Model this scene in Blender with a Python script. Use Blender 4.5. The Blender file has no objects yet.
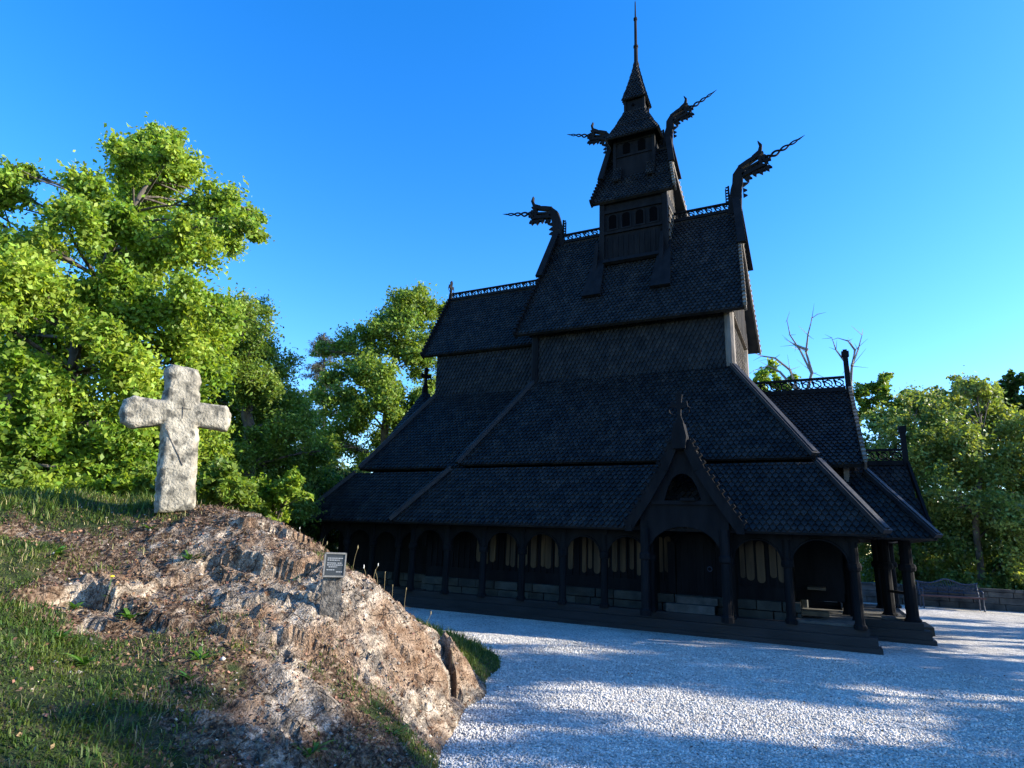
import bpy, math, random
import numpy as np
from mathutils import Vector
R=math.radians
rng=np.random.default_rng(7); random.seed(7)
S=bpy.context.scene; COL=S.collection
PI=math.pi
# ------------------------------------------------------------------ camera maths (used once, to survey places)
CAM=np.array([4.70,-18.17,1.75]); YAW,PIT,ROL=R(-26.77),R(14.30),R(2.24); FPX=611.7
fw=np.array([math.sin(YAW)*math.cos(PIT),math.cos(YAW)*math.cos(PIT),math.sin(PIT)])
rt=np.array([math.cos(YAW),-math.sin(YAW),0.]); up=np.cross(rt,fw)
rr=rt*math.cos(ROL)+up*math.sin(ROL); uu=-rt*math.sin(ROL)+up*math.cos(ROL)
def at(px,py,h):
    d=fw+rr*(px-512)/FPX+uu*(384-py)/FPX
    return CAM+d*(h/math.hypot(d[0],d[1]))
# ------------------------------------------------------------------ mesh builder
class MB:
    def __init__(s): s.v=[]; s.f=[]
    def add(s,vs,fs):
        n=len(s.v); s.v.extend([tuple(map(float,p)) for p in vs]); s.f.extend([tuple(n+i for i in f) for f in fs]); return s
    def box(s,c,d,rz=0,ry=0,rx=0,taper=1.0):
        x,y,z=d[0]/2,d[1]/2,d[2]/2; vs=[]
        for k,(a,b,e) in enumerate([(-1,-1,-1),(1,-1,-1),(1,1,-1),(-1,1,-1),(-1,-1,1),(1,-1,1),(1,1,1),(-1,1,1)]):
            t=taper if e>0 else 1
            p=[a*x*t,b*y*t,e*z]
            if rx: p=[p[0],p[1]*math.cos(rx)-p[2]*math.sin(rx),p[1]*math.sin(rx)+p[2]*math.cos(rx)]
            if ry: p=[p[0]*math.cos(ry)+p[2]*math.sin(ry),p[1],-p[0]*math.sin(ry)+p[2]*math.cos(ry)]
            if rz: p=[p[0]*math.cos(rz)-p[1]*math.sin(rz),p[0]*math.sin(rz)+p[1]*math.cos(rz),p[2]]
            vs.append((p[0]+c[0],p[1]+c[1],p[2]+c[2]))
        return s.add(vs,[(0,3,2,1),(4,5,6,7),(0,1,5,4),(1,2,6,5),(2,3,7,6),(3,0,4,7)])
    def prism(s,poly,n,t):
        """closed polygon of 3-D points thickened by t along n (centred)"""
        n=np.array(n,float); n/=np.linalg.norm(n); P=[np.array(p,float) for p in poly]; k=len(P)
        vs=[p+n*t/2 for p in P]+[p-n*t/2 for p in P]
        fs=[tuple(range(k)),tuple(range(2*k-1,k-1,-1))]+[(i,k+i,k+(i+1)%k,(i+1)%k) for i in range(k)]
        return s.add(vs,fs)
    def beam(s,a,b,w,h,upv=(0,0,1)):
        a=np.array(a,float);b=np.array(b,float);d=b-a;L=np.linalg.norm(d);d/=L
        sd=np.cross(d,np.array(upv,float)); sd/=np.linalg.norm(sd); u=np.cross(sd,d)
        vs=[p+sd*x*w/2+u*y*h/2 for p in (a,b) for x,y in ((-1,-1),(1,-1),(1,1),(-1,1))]
        return s.add(vs,[(0,3,2,1),(4,5,6,7),(0,1,5,4),(1,2,6,5),(2,3,7,6),(3,0,4,7)])
    def tube(s,pts,rad,n=6):
        P=[np.array(p,float) for p in pts]
        if not hasattr(rad,'__len__'): rad=[rad]*len(P)
        vs=[]
        for i,p in enumerate(P):
            d=P[min(i+1,len(P)-1)]-P[max(i-1,0)]; d/=np.linalg.norm(d)+1e-9
            a=np.cross(d,[.13,.31,1.] if abs(d[2])<.95 else [1.,.1,0]); a/=np.linalg.norm(a); b=np.cross(d,a)
            for k in range(n):
                t=2*PI*k/n; vs.append(p+(a*math.cos(t)+b*math.sin(t))*rad[i])
        fs=[(i*n+k,i*n+(k+1)%n,(i+1)*n+(k+1)%n,(i+1)*n+k) for i in range(len(P)-1) for k in range(n)]
        fs+=[tuple(range(n-1,-1,-1)),tuple(range((len(P)-1)*n,len(P)*n))]
        return s.add(vs,fs)
    def lathe(s,c,prof,n=12):
        vs=[(c[0]+r*math.cos(2*PI*k/n),c[1]+r*math.sin(2*PI*k/n),c[2]+z) for r,z in prof for k in range(n)]
        fs=[(i*n+k,i*n+(k+1)%n,(i+1)*n+(k+1)%n,(i+1)*n+k) for i in range(len(prof)-1) for k in range(n)]
        fs+=[tuple(range(n-1,-1,-1)),tuple(range((len(prof)-1)*n,len(prof)*n))]
        return s.add(vs,fs)
    def build(s,name,mat,parent=None,smooth=False):
        me=bpy.data.meshes.new(name); me.from_pydata(s.v,[],s.f); me.update()
        if mat: me.materials.append(mat)
        if smooth: me.shade_smooth()
        o=bpy.data.objects.new(name,me); COL.objects.link(o)
        if parent: o.parent=parent
        return o
def npmesh(name,V,F,mat,parent=None,smooth=False,mats=None,midx=None):
    """V (n,3), F (m,k) arrays"""
    me=bpy.data.meshes.new(name); V=np.asarray(V,np.float32); F=np.asarray(F,np.int32); m,k=F.shape
    me.vertices.add(len(V)); me.vertices.foreach_set('co',V.ravel())
    me.loops.add(m*k); me.loops.foreach_set('vertex_index',F.ravel())
    me.polygons.add(m); me.polygons.foreach_set('loop_start',np.arange(m,dtype=np.int32)*k)
    me.polygons.foreach_set('loop_total',np.full(m,k,np.int32))
    me.update(calc_edges=True)
    me.materials.append(mat)
    if smooth: me.polygons.foreach_set('use_smooth',np.ones(m,bool))
    o=bpy.data.objects.new(name,me); COL.objects.link(o)
    if parent: o.parent=parent
    return o
def tag(o,label=None,cat=None,group=None,kind=None):
    if label: o['label']=label
    if cat: o['category']=cat
    if group: o['group']=group
    if kind: o['kind']=kind
    return o
def empty(name,loc=(0,0,0),rz=0):
    o=bpy.data.objects.new(name,None); o.location=loc; o.rotation_euler=(0,0,rz); COL.objects.link(o); return o
# ------------------------------------------------------------------ materials
def mat(name,base,rough=.7,base2=None,scale=8,detail=6,bump=0,bscale=None,spec=.4,stretch=None,island=0,trans=0,tcol=None,lo=.35,hi=.65):
    m=bpy.data.materials.new(name); m.use_nodes=True; nt=m.node_tree; N=nt.nodes; L=nt.links; N.clear()
    out=N.new('ShaderNodeOutputMaterial'); b=N.new('ShaderNodeBsdfPrincipled'); L.new(b.outputs[0],out.inputs[0])
    b.inputs['Roughness'].default_value=rough; b.inputs['Specular IOR Level'].default_value=spec
    tc=N.new('ShaderNodeTexCoord'); vec=tc.outputs['Object']
    if stretch:
        mp=N.new('ShaderNodeMapping'); mp.inputs['Scale'].default_value=stretch; L.new(vec,mp.inputs[0]); vec=mp.outputs[0]
    colo=None
    if base2:
        n=N.new('ShaderNodeTexNoise'); n.inputs['Scale'].default_value=scale; n.inputs['Detail'].default_value=detail; L.new(vec,n.inputs['Vector'])
        r=N.new('ShaderNodeValToRGB'); r.color_ramp.elements[0].position=lo; r.color_ramp.elements[1].position=hi
        r.color_ramp.elements[0].color=(*base,1); r.color_ramp.elements[1].color=(*base2,1); L.new(n.outputs[0],r.inputs[0]); colo=r.outputs[0]
    else:
        c=N.new('ShaderNodeRGB'); c.outputs[0].default_value=(*base,1); colo=c.outputs[0]
    if island:
        g=N.new('ShaderNodeNewGeometry'); mr=N.new('ShaderNodeMapRange'); mr.inputs['To Min'].default_value=1-island; mr.inputs['To Max'].default_value=1+island
        L.new(g.outputs['Random Per Island'],mr.inputs[0]); hs=N.new('ShaderNodeHueSaturation'); L.new(mr.outputs[0],hs.inputs['Value']); L.new(colo,hs.inputs['Color']); colo=hs.outputs[0]
        mr2=N.new('ShaderNodeMapRange'); mr2.inputs['To Min'].default_value=.5-island*.06; mr2.inputs['To Max'].default_value=.5+island*.06
        mu=N.new('ShaderNodeMath'); mu.operation='MULTIPLY'; mu.inputs[1].default_value=7.31; fr=N.new('ShaderNodeMath'); fr.operation='FRACT'
        L.new(g.outputs['Random Per Island'],mu.inputs[0]); L.new(mu.outputs[0],fr.inputs[0]); L.new(fr.outputs[0],mr2.inputs[0]); L.new(mr2.outputs[0],hs.inputs['Hue'])
    L.new(colo,b.inputs['Base Color'])
    if bump:
        n2=N.new('ShaderNodeTexNoise'); n2.inputs['Scale'].default_value=bscale or scale*3; n2.inputs['Detail'].default_value=6; L.new(vec,n2.inputs['Vector'])
        bp=N.new('ShaderNodeBump'); bp.inputs['Strength'].default_value=bump; bp.inputs['Distance'].default_value=.02; L.new(n2.outputs[0],bp.inputs['Height']); L.new(bp.outputs[0],b.inputs['Normal'])
    if trans:
        t=N.new('ShaderNodeBsdfTranslucent'); mx=N.new('ShaderNodeMixShader'); mx.inputs[0].default_value=trans
        if tcol:
            mc=N.new('ShaderNodeMixRGB'); mc.blend_type='MULTIPLY'; mc.inputs[0].default_value=1; mc.inputs[2].default_value=(*tcol,1); L.new(colo,mc.inputs[1]); L.new(mc.outputs[0],t.inputs[0])
        else: L.new(colo,t.inputs[0])
        L.new(b.outputs[0],mx.inputs[1]); L.new(t.outputs[0],mx.inputs[2]); L.new(mx.outputs[0],out.inputs[0])
    return m
M={}
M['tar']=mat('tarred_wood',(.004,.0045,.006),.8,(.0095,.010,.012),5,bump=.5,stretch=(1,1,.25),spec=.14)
M['tarx']=mat('tarred_beam',(.008,.009,.011),.6,(.019,.019,.021),5,bump=.5,stretch=(.25,1,1),spec=.3)
M['shingle']=mat('tarred_shingle',(.008,.0085,.0095),.6,(.022,.020,.018),3,bump=.4,bscale=30,spec=.22,island=.45)
M['painted_sun']=mat('painted_sunlight_wood',(.09,.075,.06),.75,(.19,.165,.135),5,bump=.5,stretch=(1,1,.3),island=.3)  # tarred wood lightened for west-facing parts, sunlight put into the colour
M['lath']=mat('weathered_plank',(.04,.025,.012),.7,(.10,.064,.03),6,bump=.4,stretch=(1,1,.15))
M['stone']=mat('foundation_stone',(.02,.023,.02),.9,(.048,.05,.043),4,bump=.8,island=.3)
M['step']=mat('pale_step_stone',(.045,.045,.04),.9,(.10,.095,.085),6,bump=.6)
M['bark']=mat('bark',(.05,.04,.03),.95,(.16,.13,.10),6,bump=1,stretch=(1,1,.3))
M['bark_grey']=mat('grey_bark',(.05,.042,.034),.95,(.15,.13,.11),6,bump=1,stretch=(1,1,.3))
M['deadwood']=mat('dead_wood',(.16,.13,.11),.9,(.26,.22,.19),6,bump=.6)
M['leaf_y']=mat('yellow_green_leaf',(.16,.27,.03),.5,(.30,.41,.055),.6,trans=.45,tcol=(1.4,1.3,.6),island=.35,spec=.35)
M['leaf_b']=mat('beech_leaf',(.11,.19,.028),.5,(.21,.30,.05),.6,trans=.42,tcol=(1.4,1.3,.5),island=.35,spec=.35)
M['leaf_d']=mat('deep_green_leaf',(.035,.085,.018),.5,(.06,.12,.02),.6,trans=.35,tcol=(1.4,1.3,.5),island=.35,spec=.4)
M['leaf_r']=mat('olive_leaf',(.13,.20,.045),.38,(.30,.36,.09),.6,trans=.4,tcol=(1.4,1.3,.5),island=.4,spec=.5)
M['needle']=mat('grey_needles',(.07,.085,.055),.8,(.12,.12,.09),.8,trans=.2,island=.3)
M['rockwall']=mat('wall_stone',(.035,.037,.038),.9,(.10,.10,.095),3,bump=.8,island=.35)
M['iron']=mat('painted_bench_iron',(.03,.045,.075),.45,(.05,.065,.10),20,spec=.5)
M['redslat']=mat('reddish_bench_slat',(.07,.03,.035),.5,(.10,.045,.045),12)
M['rockpost']=mat('mottled_post',(.05,.045,.04),.9,(.20,.18,.155),14,bump=1)
M['plaque']=mat('dark_plaque',(.035,.04,.045),.4,spec=.5)
M['plaquetxt']=mat('pale_engraving',(.30,.31,.32),.6)
M['postgrey']=mat('grey_metal_frame',(.18,.175,.16),.6,(.26,.25,.23),20,spec=.3)
M['grass']=mat('grass_blades',(.06,.115,.018),.6,(.125,.16,.025),1.5,trans=.35,tcol=(1.4,1.3,.5),island=.4)
M['straw']=mat('dry_grass',(.30,.25,.11),.8,(.42,.36,.18),2,trans=.3,island=.35)
M['withered']=mat('withered_grass',(.13,.085,.045),.85,(.30,.22,.13),3,island=.5)
M['frag']=mat('rock_fragment',(.12,.10,.085),.9,(.40,.36,.31),3,island=.5)
M['litter']=mat('brown_dead_leaves',(.08,.045,.025),.8,(.24,.14,.08),2,island=.5)
M['chip']=mat('pale_leaf_chips',(.45,.38,.30),.8,island=.4)
M['fluff']=mat('seed_heads',(.7,.68,.6),.9)
M['weed']=mat('weed_leaf',(.06,.16,.02),.5,(.10,.22,.03),3,trans=.3,tcol=(1.4,1.3,.5),island=.3)
M['yellow']=mat('yellow_petals',(.75,.55,.02),.6)
M['pebble']=mat('gravel_stones',(.42,.40,.37),.8,(.70,.67,.61),6,island=.28)
M['far']=mat('far_leaves',(.03,.07,.02),.7,(.055,.10,.03),.5,trans=.2,island=.3)
M['dark']=mat('dark_opening',(.0015,.0015,.002),.95,spec=.05)
M['glass']=mat('dark_pane',(.01,.011,.014),.12,spec=.6)
# cross stone : pale grey with dark lichen
def cross_mat():
    m=mat('lichen_stone',(.19,.175,.14),.95,(.42,.385,.31),7,bump=1.0,bscale=38)
    nt=m.node_tree;N=nt.nodes;L=nt.links
    b=[n for n in N if n.type=='BSDF_PRINCIPLED'][0]; src=b.inputs['Base Color'].links[0].from_socket
    n=N.new('ShaderNodeTexNoise'); n.inputs['Scale'].default_value=9; n.inputs['Detail'].default_value=8
    tc=[x for x in N if x.type=='TEX_COORD'][0]; L.new(tc.outputs['Object'],n.inputs['Vector'])
    r=N.new('ShaderNodeValToRGB'); r.color_ramp.elements[0].position=.50; r.color_ramp.elements[1].position=.62; L.new(n.outputs[0],r.inputs[0])
    mx=N.new('ShaderNodeMixRGB'); mx.inputs[2].default_value=(.09,.085,.07,1); L.new(r.outputs[0],mx.inputs[0]); L.new(src,mx.inputs[1]); L.new(mx.outputs[0],b.inputs['Base Color'])
    return m
M['cross']=cross_mat()
# ------------------------------------------------------------------ numpy noise
_perm=rng.permutation(512); _g=rng.uniform(-1,1,(512,2)); _g/=np.linalg.norm(_g,axis=1)[:,None]
def perlin(x,y):
    xi=np.floor(x).astype(int); yi=np.floor(y).astype(int); xf=x-xi; yf=y-yi
    u=xf**3*(xf*(xf*6-15)+10); v=yf**3*(yf*(yf*6-15)+10)
    def gr(ix,iy,dx,dy):
        h=_perm[(_perm[ix&511]+iy)&511]; g=_g[h]; return g[...,0]*dx+g[...,1]*dy
    a=gr(xi,yi,xf,yf); b=gr(xi+1,yi,xf-1,yf); c=gr(xi,yi+1,xf,yf-1); d=gr(xi+1,yi+1,xf-1,yf-1)
    return (a*(1-u)+b*u)*(1-v)+(c*(1-u)+d*u)*v
def fbm(x,y,o=5,ridge=False):
    s=0;a=1;t=0
    for i in range(o):
        n=perlin(x*2**i+17.3*i,y*2**i+9.1*i)
        s=s+a*((1-2*np.abs(n))-.5 if ridge else n); t+=a; a*=.5
    return s/t
# ================================================================== TERRAIN
# surveyed heights: x, y, z, weights (rock, litter, grass)
surv=[]
def sp(px,py,h,w): p=at(px,py,h); surv.append((*p,*w))
RK,LI,GR,RL,GL,LG=(1,0,0),(0,1,0),(0,0,1),(.6,.4,0),(.3,0,.7),(0,.5,.5)
for a in [(0,500,9,GR),(60,500,8.7,GR),(120,507,8.4,GR),(175,510,8,LG),(215,516,7.7,(.3,.6,.1)),(250,522,7.5,RL),(290,538,7.2,RL),(325,560,6.9,LG),
 (332,600,6.3,RK),(380,600,6.8,RK),(410,622,7.2,RK),(440,645,7.4,RK),(465,668,7.8,RK),(350,768,4.9,(.2,.5,.3)),(350,700,5.6,(.3,.3,.4)),(300,650,5.9,RK),(270,620,6.2,RK),
 (290,700,5.2,RK),(250,730,4.9,RK),
 (250,575,6.7,RL),(200,560,7,(.5,.5,0)),(160,540,7.5,(.5,.5,0)),(150,580,6.9,(.6,.4,0)),(60,540,7.8,(.5,.45,.05)),(100,600,6.6,(.55,.42,.03)),(30,560,7.2,GR),(0,560,7.2,GR),(0,620,6,GR),(60,640,6,GR),(0,700,4.9,GR),(0,768,4.2,GR),
 (100,680,5.2,GR),(100,768,4.2,GR),(180,650,5.7,LG),(130,630,6.2,(.4,.5,.1)),(60,590,6.9,(.35,.4,.25)),(200,700,5,LG),(200,768,4.3,LG),(270,768,4.5,RL),(230,650,5.6,LG),(400,700,6,RK),(430,725,6.05,RK),(395,740,5.3,(.2,.4,.4)),(420,752,5.4,GR)]: sp(*a)
for x,y,z,w in [(1.95,-14.3,0,LI),(1.62,-13.0,0,RK),(1.15,-11.9,0,RK),(.85,-10.9,0,LG),(.55,-9.9,0,GR),(-.15,-8.9,0,GR),(-2.2,-7.4,0,GR),(-4.4,-5.2,0,GR),(2.2,-15.6,.02,LI),(3.0,-17,0,GR),
  (.2,-11.3,.42,GR),(.0,-10.0,.22,GR),(-1.2,-8.9,.18,GR),(-6,-16,1.9,GR),(-6,-12,1.4,GR),(-4,-10,.9,GR),(-2,-10.6,.8,GR),(-1.0,-11.8,1.05,GR),(-10,-10,.7,GR),(-8,-6,.3,GR),(2,-18.5,.3,GR),(-1,-18.5,.95,GR),(-4,-19,1.4,GR),(-.6,-10.5,.5,GR),(-8,-20,1.3,GR)]: surv.append((x,y,z,*w))
SV=np.array(surv)
def tps_fit(P,z,reg=.02):
    n=len(P); d=np.linalg.norm(P[:,None]-P[None],axis=2); K=np.where(d>0,d*d*np.log(d+1e-9),0)+reg*np.eye(n)
    A=np.zeros((n+3,n+3)); A[:n,:n]=K; A[:n,n]=1; A[:n,n+1:]=P; A[n,:n]=1; A[n+1:,:n]=P.T
    return np.linalg.solve(A,np.r_[z,0,0,0])
CF=tps_fit(SV[:,:2],SV[:,2])
def base_h(X,Y):
    sh=X.shape; Q=np.c_[X.ravel(),Y.ravel()]; z=np.zeros(len(Q))
    for i in range(0,len(Q),20000):
        q=Q[i:i+20000]; d=np.linalg.norm(q[:,None]-SV[None,:,:2],axis=2); K=np.where(d>0,d*d*np.log(d+1e-9),0)
        z[i:i+20000]=K@CF[:-3]+CF[-3]+q@CF[-2:]
    z=z.reshape(sh)
    # the knoll's survey only holds near it; blend to gentle land elsewhere
    cx=np.clip((X+9)/3,0,1)*np.clip((-5.0-Y)/2.0,0,1)*np.clip((Y+21)/2,0,1)
    east=np.clip((2.9-X)/1.0,0,1)
    land=np.clip((-6-X)/10,0,1)*.5+np.clip((np.hypot(X,Y)-45)/60,0,1)*1.0
    return np.clip(z,0,2.3)*cx*east+land*(1-cx*east)
def weights(X,Y):
    sh=X.shape; Q=np.c_[X.ravel(),Y.ravel()]; W=np.zeros((len(Q),3))
    qn=Q+np.c_[fbm(Q[:,0]*2,Q[:,1]*2,4),fbm(Q[:,0]*2+40,Q[:,1]*2,4)]*.8
    for i in range(0,len(Q),20000):
        q=qn[i:i+20000]; d=np.linalg.norm(q[:,None]-SV[None,:,:2],axis=2); k=1/(d+.05)**3
        W[i:i+20000]=(k@SV[:,3:6])/k.sum(1)[:,None]
    return W.reshape(*sh,3)
def detail_h(X,Y,W):
    # slanting strata on the bare rock, soft lumps elsewhere
    a=R(38); s=(X*math.cos(a)+Y*math.sin(a)); t=(-X*math.sin(a)+Y*math.cos(a))
    w1=fbm(X*.9,Y*.9,3)*.8
    rid=fbm((t+w1)*2.6,s*.7,5,True); blk=np.abs(fbm(X*2.2+5,Y*2.2,4)); fine=fbm(t*9+w1*2,s*3.5,4,True)
    u=t*1.9+w1*.8; v=s*.75; H=np.zeros_like(X)
    for sc_,am in ((1.0,.20),(2.3,.10),(5.0,.045)):
        U_=u*sc_+fbm(X*3*sc_,Y*3*sc_,2)*.35; V_=v*sc_; iu=np.floor(U_).astype(int); iv=np.floor(V_).astype(int); best=np.full(X.shape,9.); hh=np.zeros_like(X)
        for a_ in (-1,0,1):
            for b_ in (-1,0,1):
                h_=_perm[(_perm[(iu+a_)&511]+iv+b_)&511]; px_=iu+a_+_g[h_,0]*.35+.5; py_=iv+b_+_g[h_,1]*.35+.5
                d_=(U_-px_)**2+(V_-py_)**2; hv=h_/512.-.5+(U_-px_)*_g[(h_+7)&511,0]*.9+(V_-py_)*_g[(h_+7)&511,1]*.5; hh=np.where(d_<best,hv,hh); best=np.minimum(best,d_)
        H+=hh*am
    rock=rid*.10+blk*.14+fine*.03+H-.02
    lit=fbm(X*3,Y*3,5)*.16+fbm(X*9,Y*9,4,True)*.05+fbm(X*22,Y*22,3)*.016
    gra=fbm(X*1.8,Y*1.8,4)*.08+fbm(X*9,Y*9,2)*.015
    return W[...,0]*rock+W[...,1]*lit+W[...,2]*gra
xs=np.r_[-400,-250,-150,-100,-70,-50,-40,-34,-29,-25,-21,-18,-15.5,-13.5,-12,-10.8,-9.8,-9,-8.3,-7.7,-7.2,-6.8,-6.4,-6,-5.6,-5.2,np.arange(-4.9,-3,.07),np.arange(-3,2.75,.027),np.arange(2.8,4,.2),4.5,6,9,13,18,24,30,40,55,80,130,220,400]
ys=np.r_[-400,-250,-150,-90,-60,-45,-35,-29,-25,-22.5,-20.8,-19.6,-18.8,-18.3,np.arange(-18,-16.6,.08),np.arange(-16.6,-10.8,.027),np.arange(-10.7,-7,.07),-6.7,-6.2,-5.7,-5.2,-4.5,-3,0,4,9,12,16,22,30,40,60,90,150,260,500]
X,Y=np.meshgrid(xs,ys)
TW=weights(X,Y)
BH=base_h(X,Y); near=np.clip(BH/.25,0,1)
edge=np.clip((X+8)/3,0,1)
TZ=BH+detail_h(X,Y,TW)*near*edge
TZ=np.where((X>-9)&(BH<.02),-.03-.02*np.clip((.02-BH)*50,0,1),TZ)
iy,ix=np.meshgrid(np.arange(len(ys)-1),np.arange(len(xs)-1),indexing='ij')
a=(iy*len(xs)+ix).ravel(); F=np.c_[a,a+1,a+1+len(xs),a+len(xs)]
def sample(x,y):
    """terrain height and weights at points"""
    i=np.clip(np.searchsorted(xs,x)-1,0,len(xs)-2); j=np.clip(np.searchsorted(ys,y)-1,0,len(ys)-2)
    u=(x-xs[i])/(xs[i+1]-xs[i]); v=(y-ys[j])/(ys[j+1]-ys[j])
    f=lambda A:(A[j,i]*((1-u)*(1-v)).reshape(-1,*([1]*(A.ndim-2)))+A[j,i+1]*(u*(1-v)).reshape(-1,*([1]*(A.ndim-2)))+A[j+1,i]*((1-u)*v).reshape(-1,*([1]*(A.ndim-2)))+A[j+1,i+1]*(u*v).reshape(-1,*([1]*(A.ndim-2))))
    return f(TZ),f(TW)
def zt(x,y): return float(sample(np.array([x]),np.array([y]))[0][0])
def terrain_mat():
    m=bpy.data.materials.new('knoll_ground'); m.use_nodes=True; nt=m.node_tree;N=nt.nodes;L=nt.links;N.clear()
    out=N.new('ShaderNodeOutputMaterial'); b=N.new('ShaderNodeBsdfPrincipled'); L.new(b.outputs[0],out.inputs[0]); b.inputs['Roughness'].default_value=.92; b.inputs['Specular IOR Level'].default_value=.2
    at_=N.new('ShaderNodeAttribute'); at_.attribute_name='cover'; sep=N.new('ShaderNodeSeparateColor'); L.new(at_.outputs['Color'],sep.inputs[0])
    tc=N.new('ShaderNodeTexCoord')
    def noise(sc,det=8,stretch=None,rot=None,dist=0):
        n=N.new('ShaderNodeTexNoise'); n.inputs['Scale'].default_value=sc; n.inputs['Detail'].default_value=det; n.inputs['Distortion'].default_value=dist
        if stretch:
            mp=N.new('ShaderNodeMapping'); mp.inputs['Rotation'].default_value=(0,0,R(rot or 0)); mp.inputs['Scale'].default_value=stretch; L.new(tc.outputs['Object'],mp.inputs[0]); L.new(mp.outputs[0],n.inputs['Vector'])
        else: L.new(tc.outputs['Object'],n.inputs['Vector'])
        return n.outputs[0]
    def ramp(src,st):
        r=N.new('ShaderNodeValToRGB'); e=r.color_ramp.elements
        while len(e)<len(st): e.new(.5)
        for k,(p,c) in enumerate(st): e[k].position=p; e[k].color=(*c,1)
        L.new(src,r.inputs[0]); return r.outputs[0]
    def mix(f,a,b_,mode='MIX'):
        x=N.new('ShaderNodeMixRGB'); x.blend_type=mode
        if isinstance(f,float): x.inputs[0].default_value=f
        else: L.new(f,x.inputs[0])
        for k,s in ((1,a),(2,b_)):
            if isinstance(s,tuple): x.inputs[k].default_value=(*s,1)
            else: L.new(s,x.inputs[k])
        return x.outputs[0]
    rock=ramp(noise(5,10,(3.2,.8,1.5),-38,.6),[(.32,(.05,.042,.035)),(.42,(.17,.145,.12)),(.52,(.30,.25,.195)),(.66,(.52,.44,.35))])
    rock=mix(ramp(noise(2.2,6),[(.48,(0,0,0)),(.60,(1,1,1))]),rock,mix(.6,rock,(.22,.12,.06)))
    rock=mix(ramp(noise(16,6),[(.60,(0,0,0)),(.68,(1,1,1))]),rock,(.13,.07,.04))
    vc=N.new('ShaderNodeTexVoronoi'); vc.feature='DISTANCE_TO_EDGE'; vc.inputs['Scale'].default_value=3.2; mpv=N.new('ShaderNodeMapping'); mpv.inputs['Rotation'].default_value=(.3,.2,R(-38)); mpv.inputs['Scale'].default_value=(2.6,.8,1.6)
    wn=N.new('ShaderNodeTexNoise'); wn.inputs['Scale'].default_value=5; wn.inputs['Detail'].default_value=6; L.new(tc.outputs['Object'],wn.inputs['Vector']); wm=N.new('ShaderNodeMixRGB'); wm.inputs[0].default_value=.12; L.new(tc.outputs['Object'],wm.inputs[1]); L.new(wn.outputs['Color'],wm.inputs[2])
    L.new(wm.outputs[0],mpv.inputs[0]); L.new(mpv.outputs[0],vc.inputs['Vector'])
    crack=ramp(vc.outputs['Distance'],[(.0,(0,0,0)),(.022,(1,1,1))])
    crack=mix(ramp(noise(3.5,5),[(.42,(0,0,0)),(.56,(1,1,1))]),crack,(1.,1.,1.)); rock=mix(crack,mix(.7,rock,(.03,.022,.017)),rock)
    grain=ramp(noise(70,6),[(.35,(.45,.43,.41)),(.62,(1.25,1.25,1.25))]); rock=mix(1.0,rock,grain,'MULTIPLY')
    lit=ramp(noise(28,8),[(.32,(.020,.014,.010)),(.47,(.075,.045,.028)),(.58,(.17,.115,.075)),(.72,(.36,.29,.21))])
    gra=ramp(noise(6,8),[(.3,(.016,.024,.008)),(.5,(.035,.052,.015)),(.6,(.07,.065,.03)),(.72,(.13,.09,.05))])
    thr=noise(7,8)
    def sharp(ch):
        a_=N.new('ShaderNodeMath'); a_.operation='ADD'; L.new(ch,a_.inputs[0]); L.new(thr,a_.inputs[1])
        mr=N.new('ShaderNodeMapRange'); mr.inputs['From Min'].default_value=.90; mr.inputs['From Max'].default_value=1.06; L.new(a_.outputs[0],mr.inputs[0]); return mr.outputs[0]
    c=mix(sharp(sep.outputs[0]),lit,rock); c=mix(sharp(sep.outputs[2]),c,gra)
    L.new(c,b.inputs['Base Color'])
    h=mix(.35,mix(.5,noise(26,10,(3,.9,1.5),-38,.5),noise(70,5)),crack)
    bp=N.new('ShaderNodeBump'); bp.inputs['Strength'].default_value=1; bp.inputs['Distance'].default_value=.06; L.new(h,bp.inputs['Height']); L.new(bp.outputs[0],b.inputs['Normal'])
    return m
ter=npmesh('ground',np.c_[X.ravel(),Y.ravel(),TZ.ravel()],F,terrain_mat(),smooth=True)
rk_=TW[:-1,:-1,0].ravel(); ter.data.polygons.foreach_set('use_smooth',rk_<.45)
ca=ter.data.color_attributes.new('cover','FLOAT_COLOR','POINT'); ca.data.foreach_set('color',np.c_[TW.reshape(-1,3),np.ones(TW.size//3)].astype(np.float32).ravel())
tag(ter,'grassy ground rising into a rocky knoll with brown leaf litter','ground',kind='structure')
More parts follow.
